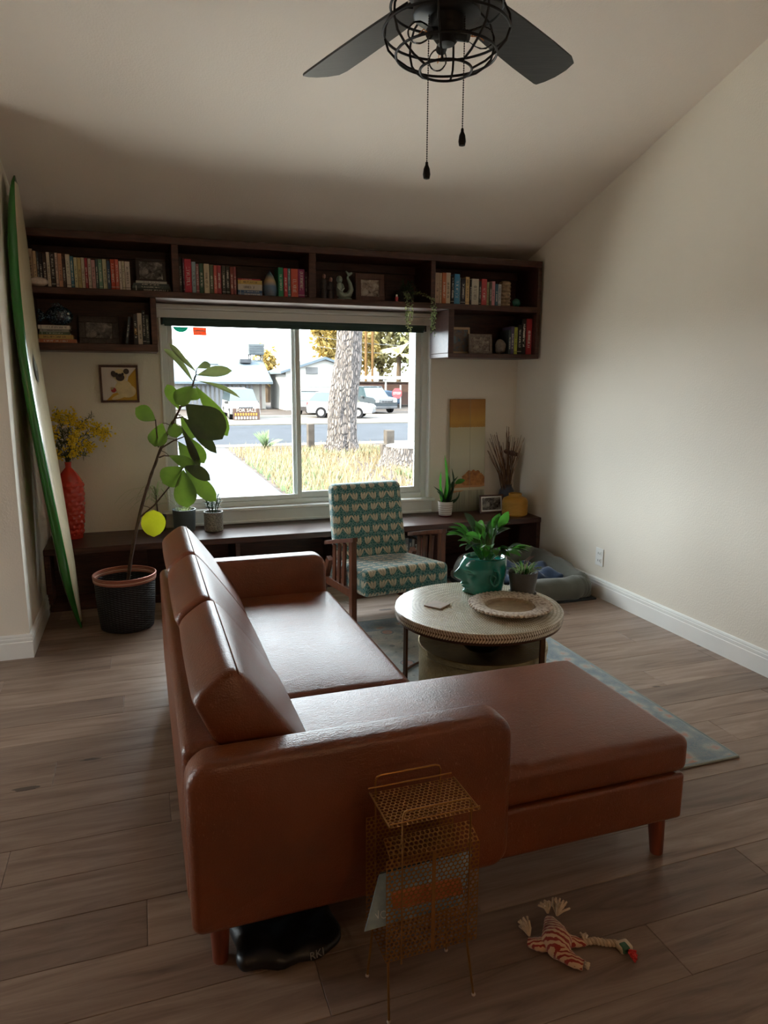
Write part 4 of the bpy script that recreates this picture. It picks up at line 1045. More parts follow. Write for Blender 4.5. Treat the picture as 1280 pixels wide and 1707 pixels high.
# local axes: x right, y back, z up; posts at y = 0
for s_ in (-1, 1):
    X = .322*s_
    MB().bar((X, 0, .001), (X, 0.0, .606), .034, .046, (0, 1, 0)).build('front_leg', WALNUT, ch, False, True)
    MB().bar((X, .62, .001), (X, .40, .40), .034, .046, (0, 1, .4)).build('rear_leg', WALNUT, ch, False, True)
    # arm: flat shaped board sloping down to the back
    a = []
    for (y, wd) in ((-.035, .028), (-.02, .052), (.15, .062), (.36, .056), (.46, .034)): a.append((y, wd))
    pol = [(X-w_/2, y) for y, w_ in a]+[(X+w_/2, y) for y, w_ in reversed(a)]
    n = len(pol); top = [(x, y, .630-.24*(y+.035)) for x, y in pol]; bot = [(x, y, .604-.24*(y+.035)) for x, y in pol]
    f = [list(range(n)), [n+i for i in range(n)][::-1]]+[[(i+1) % n, i, n+i, n+(i+1) % n] for i in range(n)]
    fix(MB().add(top+bot, f).build('armrest', WALNUT, ch, False, True))
    # side slats under the arm and lower side rail
    MB().bar((X, .012, .255), (X, .47, .235), .026, .05).build('side_rail', WALNUT, ch, False, True)
    for yb, yt in ((.16, .13), (.24, .22), (.32, .31)): MB().bar((X, yb, .255), (X, yt, .590-.24*yt), .014, .042, (0, 1, 0)).build('slat', WALNUT, ch, False, True)
MB().bar((-.32, .02, .24), (.32, .02, .24), .03, .045).build('front_rail', WALNUT, ch, False, True)
MB().bar((-.32, .45, .22), (.32, .45, .22), .03, .045).build('rear_rail', WALNUT, ch, False, True)
# seat: thick block, higher in front
def seat_fn(p):
    u = p.x/.285; k = max(0, (p.z-.33)/.1)
    return (p.x, p.y, p.z-.06*(p.y+.13)/.6+.012*k*(1-abs(u)**2.5))
MB().rbox(-.302, .302, -.14, .47, .262, .43, .035, 4, 8, seat_fn).build('seat', TUL, ch, True, True, 60)
def back_fn(p):
    t = (p.z-.27)/.62
    return (p.x*(1-.04*max(0, t)), p.y+.16*t+.02*math.sin(t*PI), p.z-.0*t)
MB().rbox(-.275, .275, .33, .445, .27, .885, .04, 4, 10, back_fn).build('backrest', TUL, ch, True, True, 60)

# ================================================================== DOG BED, BLANKET, OUTLET
OLIVE = plain('olive_canvas', S(84, 86, 76), .75, var=.15, vs=8, bump=.5, bs=14, sheen=.3)
db = thing('dog_bed', 'grey-green bolster dog bed in the corner by the bench', 'pet bed', (2.72, 4.74, 0))
MB().rbox(2.33, 3.13, 4.28, 5.12, .002, .09, .04, 4, 10, lambda p: (p.x, p.y, p.z+.012*math.sin(p.x*19)*math.sin(p.y*17)*(p.z > .05))).build('mattress', OLIVE, db, ang=70)
def bolster(pts, r0, name):
    n = 20; P = []; R_ = []
    for i in range(n+1):
        t = i/n*(len(pts)-1); k = min(int(t), len(pts)-2); f = t-k
        P.append(Vector(pts[k]).lerp(Vector(pts[k+1]), f)); R_.append(r0*(1+.05*math.sin(i*1.9))*(1 if 1 < i < n-1 else .8))
    # soften the corners
    for _ in range(3): P = [P[0]]+[(P[i-1]+P[i]*2+P[i+1])/4 for i in range(1, n)]+[P[-1]]
    m = MB().tube(P, R_, 20); 
    m.sphere(P[0], R_[0]*.995, 14, 8); m.sphere(P[-1], R_[-1]*.995, 14, 8)
    for v in m.v: v.z = max(.002, v.z+.006*math.sin(v.x*31+v.y*27))
    return m.build(name, OLIVE, db, ang=80)
bolster([(2.36, 4.40, .10), (2.36, 5.02, .13), (3.02, 5.03, .14), (3.06, 4.9, .13), (3.06, 4.38, .10)], .105, 'bolster')
bolster([(2.46, 4.33, .088), (2.98, 4.31, .088), (3.07, 4.34, .088)], .086, 'front_bolster')
MB().rbox(2.30, 3.14, 4.25, 5.13, .0008, .016, .007, 2, 4).build('base_mat', plain('dark_base_cloth', S(38, 42, 44), .9), db)
BLK = plain('navy_blanket', S(44, 66, 96), .9, var=.3, vs=12, bump=.6, bs=18, sheen=.4)
single(MB().rbox(2.5, 2.95, 4.45, 4.86, .108, .165, .025, 3, 16, lambda p: (p.x+.03*math.sin(p.y*23), p.y+.02*math.sin(p.x*21), p.z+(.020*math.sin(p.x*34+2*p.y)+.018*math.sin(p.y*37-p.x*12))*(p.z > .13))), 'dog_blanket', BLK, 'crumpled navy blue blanket lying in the dog bed', 'blanket', (2.72, 4.65, .11))
ol = thing('wall_outlet', 'white electrical outlet on the right wall above the baseboard', 'outlet', (XR, 4.325, .305))
MB().cbox(XR-.007, XR-.0005, 4.278, 4.372, .238, .372, .003).build('cover_plate', WHITE, ol, False)
for z in (.278, .332):
    s_ = MB().cbox(XR-.0095, XR-.0065, 4.300, 4.350, z-.018, z+.018, .003).build('socket', WHITE, ol, False)
    MB().box(XR-.0099, XR-.0093, 4.313, 4.317, z-.008, z+.008).box(XR-.0099, XR-.0093, 4.333, 4.337, z-.008, z+.008).build('slot', BLACKM, s_, False)

# ================================================================== MAGAZINE RACK
mr = thing('magazine_rack', 'brass perforated metal magazine rack standing beside the sofa arm', 'magazine rack', (.63, 1.51, 0))
GOLD = plain('gold_metal', S(164, 120, 70), .32, .92, var=.1, vs=30)
def perf(o, ex, ey, W, H, pitch=.0125, hole=.0052):
    """sheet with real round holes in a hexagonal array; ex, ey unit vectors, origin at a corner"""
    o = Vector(o); ex = Vector(ex); ey = Vector(ey); m = MB(); vs = []; fs = []
    nx = max(1, int(W/pitch)); dy = pitch*math.sqrt(3)/2; ny = max(1, int(H/dy)); sx = W/nx; sy = H/ny; N_ = 8
    for j in range(ny):
        for i in range(nx):
            off = .25*sx*(1 if j % 2 else -1)
            x0, x1, y0, y1 = i*sx, (i+1)*sx, j*sy, (j+1)*sy
            sh_ = (.25 if j % 2 else -.25)*sx
            L0 = x0+(sh_ if i > 0 else 0); L1 = x1+(sh_ if i < nx-1 else 0); cx = (L0+L1)/2; cy = (y0+y1)/2; b = len(vs)
            outer = [(L0, y0), (cx, y0), (L1, y0), (L1, cy), (L1, y1), (cx, y1), (L0, y1), (L0, cy)]
            rr_ = min(hole, (L1-L0)*.45)
            inner = [(cx+rr_*math.cos(a), cy+rr_*math.sin(a)) for a in [math.radians(225+45*k) for k in range(8)]]
            for (x, y) in outer+inner: vs.append(o+ex*x+ey*y)
            for k in range(8): fs.append([b+k, b+(k+1) % 8, b+8+(k+1) % 8, b+8+k])
    return m.add(vs, fs)
XA0, XA1 = .505, .755; YN, YFAR = 1.435, 1.585
# front and back basket walls, floor, and the folded shelf over the basket
perf((XA0, YN, .172), (1, 0, 0), (0, 0, 1), XA1-XA0, .285).build('front_panel', GOLD, mr, False, solid=.0008)
perf((XA0-.004, YFAR, .172), (1, 0, 0), (0, 0, 1), XA1-XA0, .305).build('rear_panel', GOLD, mr, False, solid=.0008)
perf((XA0, YN, .172), (1, 0, 0), (0, 1, 0), XA1-XA0, YFAR-YN).build('basket_floor', GOLD, mr, False, solid=.0008)
dv = Vector((0, .052, .022)); L_ = dv.length
perf((XA0+.01, YN, .457), (1, 0, 0), dv/L_, XA1-XA0-.012, L_*1.02).build('folded_top', GOLD, mr, False, solid=.0008)
perf((.512, 1.43, .546), (1, 0, 0), (0, 1, 0), .238, .155).build('top_tray', GOLD, mr, False, solid=.0008)
MB().tube([(.512, 1.43, .556), (.75, 1.43, .556)], .0022, 8).tube([(.507, 1.585, .560), (.742, 1.585, .560)], .0022, 8).tube([(.512, 1.43, .548), (.510, 1.585, .548)], .002, 8).tube([(.75, 1.43, .548), (.748, 1.585, .548)], .002, 8).build('tray_rim', GOLD, mr)
for (y, xa, xb, zt) in ((YN-.004, .545, .726, .584), (YFAR+.004, .528, .711, .590)):
    P = [(xa, y, .162), (xa, y, zt-.014), (xa+.004, y, zt-.004), (xa+.014, y, zt), (xb-.014, y, zt), (xb-.004, y, zt-.004), (xb, y, zt-.014), (xb, y, .162)]
    MB().tube(P, .0026, 8).build('wire_loop', GOLD, mr)
MB().bar(((XA0+XA1)/2, YN-.0015, .172), ((XA0+XA1)/2, YN-.0015, .457), .010, .002, (0, 1, 0)).build('centre_strip', GOLD, mr, False)
for (x, y, xt, yt) in ((.512, 1.428, .512, 1.437), (.751, 1.434, .728, 1.437), (.503, 1.580, .522, 1.583), (.742, 1.592, .736, 1.583)):
    lg = MB().tube([(x, y, .003), (xt, yt, .172)], .0034, 8).build('leg', GOLD, mr)
    MB().sphere((x, y, .0055), .0055, 10, 6).build('foot_cap', plain('clear_rubber', S(190, 170, 150), .3), lg)
# magazine leaning in the rack
MAGM = Mat('magazine_cover'); v = MAGM.co('Generated'); n = MAGM.noise(MAGM.co('Object'), 16, 4); sp = MAGM.N('ShaderNodeSeparateXYZ'); MAGM.L(v, sp.inputs[0])
gx, gz = E(sp.outputs[0]), E(sp.outputs[2])
c = MAGM.ramp(n, [(.3, S(92, 112, 122)), (.6, S(134, 156, 166)), (.8, S(160, 176, 182))])
c = MAGM.mix((((gz-.42).abs() < (.10+E(n)*.10))*(gx > .25)*(gx < .85)), c, S(178, 92, 34)); MAGM.col(c); MAGM.set(rough=.55); MAGM = MAGM.m
mg = thing('magazine', 'blue-grey record sleeve with orange picture tilted inside the brass rack', 'magazine', (.62, 1.50, .18))
MW, MH = .262, .13; oM = Vector((.456, 1.452, .262)); exM = Vector((1, 0, .03)).normalized(); ezM = Vector((.06, .065, .10)); ezM = ezM.normalized(); nM = exM.cross(ezM).normalized()
def mpt(a, b, c_): return oM+exM*a+ezM*b+nM*c_
mb = MB(); mb.add([mpt(a, b, c_) for c_ in (0, -.004) for (a, b) in ((0, 0), (MW, 0), (MW, MH), (0, MH))], [(0, 1, 2, 3), (7, 6, 5, 4), (0, 4, 5, 1), (1, 5, 6, 2), (2, 6, 7, 3), (3, 7, 4, 0)])
mb.build('cover', MAGM, mg, False)
text('title_lettering', 'NO', .026, plain('pale_title_ink', S(190, 200, 206), .5), mg, frame_mat(tuple(mpt(.03, .03, .0012)), exM, ezM))
mb = MB(); mb.add([mpt(a, b, c_) for c_ in (-.006, -.010) for (a, b) in ((.004, .004), (MW+.004, .004), (MW+.004, MH+.004), (.004, MH+.004))], [(0, 1, 2, 3), (7, 6, 5, 4), (0, 4, 5, 1), (1, 5, 6, 2), (2, 6, 7, 3), (3, 7, 4, 0)])
mb.build('inner_sleeve', plain('dark_sleeve', S(34, 38, 42), .5), mg, False)

# ================================================================== DOG TOY
STR = Mat('red_striped_knit'); v = STR.co('Generated'); sp = STR.N('ShaderNodeSeparateXYZ'); STR.L(v, sp.inputs[0])
nn = E(STR.noise(STR.co('Object'), 40, 3)); w_ = ((E(sp.outputs[0])*3.2+E(sp.outputs[1])*5.2+nn*1.0)*1.25).fract()
STR.col(STR.mix(w_ > .45, S(150, 46, 36), S(206, 168, 132))); STR.set(rough=.9, sheen=.3); STR.bump(STR.noise(STR.co('Object'), 160, 2), .5, .003); STR = STR.m
ROPE = plain('rope_cotton', S(196, 176, 150), .9, var=.2, vs=60, bump=.6, bs=90)
dg = thing('dog_toy', 'red and cream striped rope dog toy lying on the floor', 'dog toy', (1.06, 1.50, 0))
def blob(path, rad, seg=14):
    P = [Vector(p) for p in path]; D = []; R_ = []
    for k in range(len(P)-1):
        for i in range(6): t = i/6; D.append(P[k].lerp(P[k+1], t)); R_.append(rad[k]*(1-t)+rad[k+1]*t)
    D.append(P[-1]); R_.append(rad[-1])
    for _ in range(2): D = [D[0]]+[(D[i-1]+D[i]*2+D[i+1])/4 for i in range(1, len(D)-1)]+[D[-1]]
    m = MB().tube(D, R_, seg)
    for v in m.v: v.z = max(.001, v.z*.8+.002*math.sin(v.x*260)*math.sin(v.y*230))
    return m
blob([(1.075, 1.585, .022), (1.06, 1.535, .03), (1.045, 1.50, .034), (1.03, 1.46, .03)], [.016, .034, .044, .030]).build('body', STR, dg, ang=80)
blob([(1.03, 1.505, .022), (.995, 1.515, .02), (.975, 1.535, .016)], [.026, .02, .014]).build('limb', STR, dg, ang=80)
blob([(1.04, 1.47, .022), (1.055, 1.435, .02), (1.075, 1.412, .018)], [.026, .02, .016]).build('limb', STR, dg, ang=80)
blob([(1.05, 1.51, .026), (1.095, 1.493, .02), (1.13, 1.482, .012)], [.026, .018, .010]).build('limb', STR, dg, ang=80)
rt = random.Random(5)
def tuft(c, d, n, L_, name='rope_tuft', m_=ROPE):
    mb = MB(); c = Vector(c); d = Vector(d).normalized()
    for i in range(n):
        e = (d+Vector((rt.uniform(-.7, .7), rt.uniform(-.7, .7), rt.uniform(-.2, .7)))).normalized()*L_*rt.uniform(.6, 1)
        mid = c+e*.5+Vector((rt.uniform(-.006, .006), rt.uniform(-.006, .006), .006)); end = c+e; end.z = max(.004, end.z)
        mb.tube([c, mid, end], .0034, 5)
    mb.build(name, m_, dg)
tuft((1.10, 1.585, .026), (.6, .5, .3), 26, .05); tuft((.985, 1.548, .02), (-.2, .8, .5), 20, .05); tuft((1.078, 1.60, .028), (-.2, .6, .6), 14, .036)
def twist(path, name):
    P = [Vector(p) for p in path]
    for k in range(2):
        Q = []
        for i in range(40):
            t = i/39*(len(P)-1); j = min(int(t), len(P)-2); q = P[j].lerp(P[j+1], t-j); a = i*.75+k*PI
            Q.append((q.x+.005*math.cos(a)*.4, q.y+.005*math.cos(a), max(.006, q.z+.005*math.sin(a))))
        MB().tube(Q, .0058, 8).build(name, ROPE, dg)
twist([(1.12, 1.486, .012), (1.155, 1.478, .014), (1.185, 1.462, .012), (1.215, 1.450, .012)], 'rope')
tuft((1.13, 1.487, .012), (.2, .6, .4), 10, .024); tuft((1.075, 1.408, .016), (.4, -.5, .1), 8, .02)
MB().rbox(1.205, 1.245, 1.415, 1.452, .002, .024, .008, 3, 3).build('end_tag', plain('cream_cloth', S(206, 190, 164), .9, var=.1), dg)
MB().rbox(1.208, 1.232, 1.4125, 1.440, .006, .0255, .006, 3, 2).build('green_patch', plain('green_cloth', S(66, 106, 84), .9), dg)
tuft((1.225, 1.412, .012), (.1, -1, .1), 16, .034, 'red_tuft', plain('red_yarn', S(196, 50, 50), .9))

# ================================================================== SURFBOARD
sb = thing('surfboard', 'cream longboard surfboard with green rails leaning against the left wall', 'surfboard', (-.46, 4.80, 0))
GREENP = plain('green_resin', S(46, 120, 48), .16, var=.08, vs=3, coat=.5)
m = Mat('cream_deck'); v = m.co('Object', (1, 1, 1)); n = m.noise(m.co('Object', (60, 60, 1.4)), 2.2, 4, .6, 1.5)
m.col(m.ramp(n, [(.3, S(196, 180, 140)), (.6, S(222, 210, 176)), (.8, S(232, 226, 204))])); m.set(rough=.3, coat=.2); m.bump(m.noise(v, 26, 3), .25, .004); DECK = m.m
BL = 2.765
def bw(t):   # half width along the board, t from tail (0) to nose (1)
    if t < .12: return .02+.125*(t/.12)**.75
    if t < .55: return .145+.135*math.sin((t-.12)/.43*PI/2)
    return .28*max(0.0, (1-((t-.55)/.45)**2.6))**.62
def bt(t): return .038*(min(1, t/.15)**.6)*(min(1, (1-t)/.14)**.6)+.004
def rocker(t): return .10*max(0, t-.5)**2/.25+.02*max(0, .15-t)**2/.0225
secs = 60; K = 20; vs = []; fs = []; mi = []
for j in range(secs+1):
    t = j/secs; t = min(.9995, max(.0005, t)); W, H_ = bw(t), bt(t)
    for k in range(K):
        a = 2*PI*k/K; cx = math.cos(a); cz = math.sin(a)
        vs.append((math.copysign(abs(cx)**.75, cx)*W, math.copysign(abs(cz)**.8, cz)*H_+rocker(t), t*BL))
for j in range(secs):
    for k in range(K):
        fs.append([j*K+k, j*K+(k+1) % K, (j+1)*K+(k+1) % K, (j+1)*K+k]); a = (k+.5)/K*2*PI
        mi.append(1 if (math.sin(a) > .58 and .015 < j/secs < .975) else 0)
fs += [list(range(K)), [secs*K+k for k in range(K)][::-1]]; mi += [0, 0]
# local: x across, y deck normal, z along. Build world transform: tail on the floor, leaning to the left wall
TAIL = Vector((-.450, 4.80, .0)); NOSE = Vector((-.610, 4.88, 2.752))
across = Vector((.02, 1.0, 0))
along = (NOSE-Vector((.10, 0, 0))-TAIL).normalized(); across = (across-along*across.dot(along)).normalized(); nrm = across.cross(along)
if nrm.x < 0: across = -across; nrm = -nrm
Mx = Matrix(((across.x, nrm.x, along.x, TAIL.x), (across.y, nrm.y, along.y, TAIL.y), (across.z, nrm.z, along.z, .0), (0, 0, 0, 1)))
mb = MB(); mb.v = [Mx @ Vector(p) for p in vs]; mb.f = fs; mb.mi = mi
lo = min(p.z for p in mb.v)
for p in mb.v: p.z += .001-lo
fix(mb.build('board', [GREENP, DECK], sb, ang=80))
lg = MB(); cc_ = .60
lv_ = []
for i in range(28): a = 2*PI*i/28; lv_.append(Mx @ Vector((-.12+.06*math.cos(a), bt(cc_)*.9+rocker(cc_)+.004, cc_*BL+.085*math.sin(a)))+Vector((0, 0, .001-lo)))
lgo = MB().poly(lv_).build('logo', plain('dark_logo', S(62, 58, 40), .35), sb, False)
lv_ = []
for i in range(20): a = 2*PI*i/20; lv_.append(Mx @ Vector((-.12+.034*math.cos(a), bt(cc_)*.9+rocker(cc_)+.005, cc_*BL+.012+.040*math.sin(a)*(1+.3*math.cos(2*a))))+Vector((0, 0, .001-lo)))
MB().poly(lv_).build('logo_shape', plain('pale_logo', S(150, 160, 140), .35), lgo, False)

# ================================================================== FIG IN WOVEN BASKET
KX, KY = -.145, 4.735
bk = thing('planter_basket', 'black woven basket with copper rim holding the fig', 'basket', (KX, KY, 0))
m = Mat('black_weave'); v = m.co('Object'); sp = m.N('ShaderNodeSeparateXYZ'); m.L(v, sp.inputs[0])
ang = E.op('ARCTAN2', E(sp.outputs[1]), E(sp.outputs[0])); wv = ((ang*24.0).sin()*((E(sp.outputs[2])*420.0).sin()))
m.col(m.mix((wv > .55)*.6, S(20, 21, 24), S(58, 60, 64))); m.set(rough=.55); m.bump(wv, .7, .004); WEAVE = m.m
MB().lathe([(.155, .001), (.165, .006), (.178, .12), (.186, .27), (.188, .318), (.182, .318), (.178, .25), (.165, .20)], (KX, KY, 0), 48).build('basket_body', WEAVE, bk)
COP = plain('copper_wrap', S(168, 104, 84), .35, .4, var=.15)
for i, z in enumerate((.322, .333, .344, .355)):
    MB().tube([(KX+(.1885+.001*i)*math.cos(2*PI*k/44), KY+(.1885+.001*i)*math.sin(2*PI*k/44), z) for k in range(44)], .006, 8, True).build('rim_ring', COP if i != 1 else plain('pale_copper', S(206, 160, 140), .35, .3), bk)
MB().lathe([(.178, .235), (.001, .25)], (KX, KY, 0), 28, cap=False).build('soil', SOIL, bk)
TRUNK = [[-0.125,4.73,0.31],[-0.092,4.74,0.494],[-0.037,4.75,0.712],[0.011,4.76,0.874],[0.056,4.77,0.994],[0.101,4.78,1.106],[0.172,4.79,1.259],[0.216,4.8,1.339],[0.25,4.8,1.404],[0.294,4.81,1.476],[0.337,4.81,1.549],[0.364,4.82,1.622]]
fg = thing('fiddle_leaf_fig', 'tall leaning fiddle leaf fig with big green leaves before the window', 'plant', (KX, KY, .24))
TR_ = [(KX+.01, KY, .245)]+[tuple(p) for p in TRUNK]
D = []
for a, b in zip(TR_[:-1], TR_[1:]):
    for i in range(4): D.append(Vector(a).lerp(Vector(b), i/4)+Vector((random.uniform(-.002, .002),)*2+(0,)))
D.append(Vector(TR_[-1]))
MB().tube(D, [.0125-.008*i/len(D)+.0012*math.sin(i*2.3) for i in range(len(D))], 10).build('trunk', TRUNKM, fg)
for b in [[[-0.037,4.75,0.712],[0.06,4.72,0.795],[0.168,4.7,0.925],[0.25,4.68,1.039]],[[0.12,4.78,1.155],[0.199,4.76,1.204],[0.278,4.74,1.236]],[[0.108,4.78,1.163],[0.101,4.77,1.262],[0.098,4.75,1.343]],[[0.109,4.78,1.098],[0.14,4.75,1.112],[0.177,4.72,1.11]],[[0.224,4.8,1.347],[0.27,4.77,1.356]],[[0.251,4.8,1.42],[0.312,4.75,1.434]]]:
    P = [Vector(p) for p in b]; Q = []
    for k in range(len(P)-1):
        for i in range(4): Q.append(P[k].lerp(P[k+1], i/4))
    Q.append(P[-1]); MB().tube(Q, [.0055-.002*i/len(Q) for i in range(len(Q))], 8).build('branch', TRUNKM, fg)
for i, (b, t, w_) in enumerate([([0.346,4.86,1.581],[0.177,4.95,1.792],0.063),([0.367,4.84,1.646],[0.212,4.9,1.823],0.058),([0.376,4.84,1.667],[0.465,4.9,1.695],0.055),([0.371,4.8,1.622],[0.584,4.72,1.651],0.075),([0.371,4.82,1.586],[0.637,4.78,1.477],0.044),([0.363,4.84,1.549],[0.564,4.92,1.217],0.125),([0.289,4.76,1.437],[0.497,4.62,1.221],0.237),([0.34,4.8,1.553],[0.225,4.74,1.442],0.124),([0.251,4.82,1.399],[0.183,4.86,1.561],0.085),([0.298,4.83,1.459],[0.388,4.92,1.527],0.098),([0.258,4.84,1.349],[0.353,4.9,1.214],0.134),([0.265,4.76,1.357],[0.458,4.64,1.128],0.083),([0.097,4.75,1.337],[-0.018,4.7,1.418],0.11),([0.14,4.8,1.316],[0.084,4.74,1.172],0.133),([0.195,4.8,1.323],[0.224,4.76,1.224],0.106),([0.29,4.74,1.236],[0.38,4.66,1.065],0.101),([0.257,4.74,1.293],[0.354,4.68,1.029],0.057),([0.231,4.76,1.199],[0.331,4.8,1.03],0.114),([0.166,4.72,1.115],[0.326,4.64,1.041],0.083),([0.244,4.68,1.043],[0.119,4.66,0.945],0.156),([0.249,4.68,1.023],[0.26,4.64,0.783],0.156),([0.258,4.68,1.031],[0.452,4.72,0.804],0.121),([0.249,4.66,1.049],[0.406,4.58,0.963],0.09),([0.052,4.7,0.77],[0.047,4.66,0.602],0.152)]):
    mt = FIGB if i in (0, 1, 3, 4, 2) else FIGY if i == 23 else FIGD if i in (6, 11, 22, 16) else FIG
    arch = {6: .10, 3: .16, 11: .10, 22: .2, 5: .08}.get(i, -.06 if i % 2 else .07)
    nr = (.15*((i*7) % 5-2)/2, -1, .25+.2*((i*3) % 4-1.5)/1.5)
    if i in (0, 1, 4): nr = (.3, -.75, .65)
    lo_ = MB().leaf(b, t, w_*1.0, nr, 'round' if i == 23 else 'fig', arch, .38 if i in (0, 1, 3, 4, 11, 16) else .16, 10, .10).build('leaf', mt, fg, True, ang=180)
    # midrib and petiole
    bv, tv = Vector(b), Vector(t)
    near = min(D, key=lambda q: (q-bv).length)
    if (near-bv).length < .09: MB().tube([near, near.lerp(bv, .6)+Vector((0, 0, .006)), bv], .0022, 6).build('petiole', TRUNKM, lo_)
# ================================================================== THINGS ON THE BENCH
# red vase with mimosa
VX, VY = -.50, 5.50
rv = thing('tall_vase', 'tall coral red vase with embossed leaf pattern on the bench', 'vase', (VX, VY, ZB))
CORAL = plain('coral_glaze', S(206, 62, 48), .16, var=.1, vs=6, coat=.5)
def vr(z):
    z = z/.56
    if z < .70: return .066+.026*math.sin(min(1, z/.62)*PI/2)
    if z < .93: t = (z-.70)/.23; return .092*(1-t)+.019*t+.012*math.sin(t*PI)
    return .019+.004*(z-.93)/.07
def vfn(p, a, j):
    z = p.z; r = math.hypot(p.x, p.y)
    if .03 < z < .42:
        row = math.floor(z/.034); u = (a/(2*PI)*11+.5*(row % 2)) % 1-.5; v = (z/.034) % 1-.5
        d = .0075*max(0, 1-abs(u)*2.0-abs(v)*1.2)
        k = (r+d)/r; return (p.x*k, p.y*k, z)
    return p
MB().lathe([(.06, 0)]+[(vr(.56*i/96), .002+.556*i/96) for i in range(97)]+[(.016, .557), (.015, .53)], (VX, VY, ZB+.0005), 88, vfn).build('vase_body', CORAL, rv, ang=25)
mi_ = thing('mimosa_branches', 'yellow mimosa branches with feathery leaves in the red vase', 'flowers', (VX, VY, ZB+.5))
MY = plain('mimosa_yellow', S(240, 208, 56), .85, var=.2, vs=60)
rm = random.Random(21); top = Vector((VX, VY, ZB+.556))
tips = [(-.17, .0, .30, 0), (-.12, -.06, .16, 1), (-.16, .04, .08, 1), (-.06, .05, .34, 1), (.05, -.05, .33, 1), (.02, .04, .22, 0), (.12, .02, .27, 1), (.24, -.02, .24, 1), (.30, .03, .21, 1), (.17, -.04, .12, 1), (.06, -.10, .10, 1), (-.03, -.08, .24, 0), (-.10, -.10, .24, 1), (.19, .06, .32, 0), (-.20, -.02, .20, 1), (.07, -.09, .19, 1), (.14, -.08, .05, 0), (-.08, -.02, .06, 1)]
for (dx, dy, dz, fl_) in tips:
    e = top+Vector((dx*.92, dy, dz)); mid = top+Vector((dx*.35, dy*.4, dz*.75+.03))
    Q = [Vector((VX+rm.uniform(-.006, .006), VY+rm.uniform(-.006, .006), ZB+.50))]
    for i in range(1, 9): t = i/8; Q.append(top*(1-t)**2+mid*2*t*(1-t)+e*t*t)
    st_ = MB().tube(Q, .0022, 5).build('stem', MIMG, mi_)
    fm = MB()                                                # feathery leaflets along the stem
    for q in Q[3:]:
        for k in range(7):
            d = Vector((rm.uniform(-1, 1), rm.uniform(-1, 1), rm.uniform(-.6, .9))).normalized()
            fm.leaf(q, q+d*rm.uniform(.03, .055), .006, (0, -.5, .8), 'lance', .1, 0, 3)
    fo = fm.build('frond', MIMG, st_); fo['kind'] = 'stuff'
    if fl_:
        bm_ = MB(); n = 85
        for k in range(n):
            t = rm.random(); c = e+Vector((rm.gauss(0, .024), rm.gauss(0, .024), rm.gauss(-.01, .028)))-(e-mid)*.25*t
            bm_.sphere(c, rm.uniform(.006, .0085), 6, 4)
        bo_ = bm_.build('blossom_cluster', MY, mi_); bo_['kind'] = 'stuff'

def pot(name, label, x, y, prof, m_, seg=32, fn=None, z=ZB, soil=None):
    t = thing(name, label, 'pot', (x, y, z))
    MB().lathe(prof, (x, y, z+.0005), seg, fn).build('pot_body', m_, t)
    if soil: MB().lathe([(soil[0], soil[1]), (.001, soil[1]+.005)], (x, y, z), 20, cap=False).build('soil', SOIL, t)
    return t
# ribbed blue-grey pot behind the sofa cushion
pot('ribbed_pot', 'large blue-grey ribbed pot on the bench behind the sofa', .285, 5.52, [(.07, 0), (.078, .005), (.086, .16), (.088, .168), (.082, .168), (.078, .15), (.001, .146)], plain('blue_grey_glaze', S(92, 106, 114), .45, var=.15), 72, lambda p, a, j: (p.x*(1+.018*math.sin(a*36)*(0 < j < 4)), p.y*(1+.018*math.sin(a*36)*(0 < j < 4)), p.z), soil=(.079, .148))
ia = thing('succulent_plant', 'small pale succulent in the ribbed blue-grey pot', 'plant', (.285, 5.52, ZB+.15))
for i in range(26):
    a = i*2.399; r_ = .06*math.sqrt(i/26); b = Vector((.285+r_*math.cos(a), 5.52+r_*math.sin(a), ZB+.148)); d = Vector((math.cos(a)*.6, math.sin(a)*.6, 1)).normalized()
    MB().leaf(b, b+d*.04, .014, (-d.x, -d.y, .4), 'lance', .1, .3, 4).build('leaf', SAGE, ia)
# cylinder grey pot with spiky succulent
gm = Mat('woven_grey_ceramic'); v = gm.co(); n = gm.voro(v, 95); gm.col(gm.ramp(n, [(.1, S(110, 112, 110)), (.5, S(150, 150, 146)), (.8, S(176, 174, 168))])); gm.set(rough=.55); gm.bump(n, .6, .004)
pot('textured_pot', 'grey textured cylinder pot on the bench under the window', .497, 5.455, [(.062, 0), (.070, .004), (.071, .012), (.071, .135), (.073, .14), (.073, .15), (.066, .15), (.064, .13), (.001, .128)], gm.m, 40, soil=(.065, .13))
su = thing('spiky_plant', 'dark spiky leaved plant in the grey textured pot', 'plant', (.497, 5.455, ZB+.13)); rs_ = random.Random(4)
for k in range(7):
    a = k*2*PI/7; h = .06+.07*rs_.random(); b = Vector((.497+.02*math.cos(a), 5.455+.02*math.sin(a), ZB+.128)); e = Vector((.497+.055*math.cos(a), 5.455+.055*math.sin(a), ZB+.15+h))
    st_ = MB().tube([b, b.lerp(e, .5)+Vector((0, 0, .01)), e], .003, 6).build('stem', GREEND, su)
    for j in range(13):
        t = .25+.75*j/13; p = b.lerp(e, t)+Vector((0, 0, .01)); aa = j*2.399+k; d = Vector((math.cos(aa), math.sin(aa), .6)).normalized()
        MB().leaf(p, p+d*.042, .0105, (0, -.3, 1), 'lance', .12, .3, 4).build('leaf', GREEND, st_)
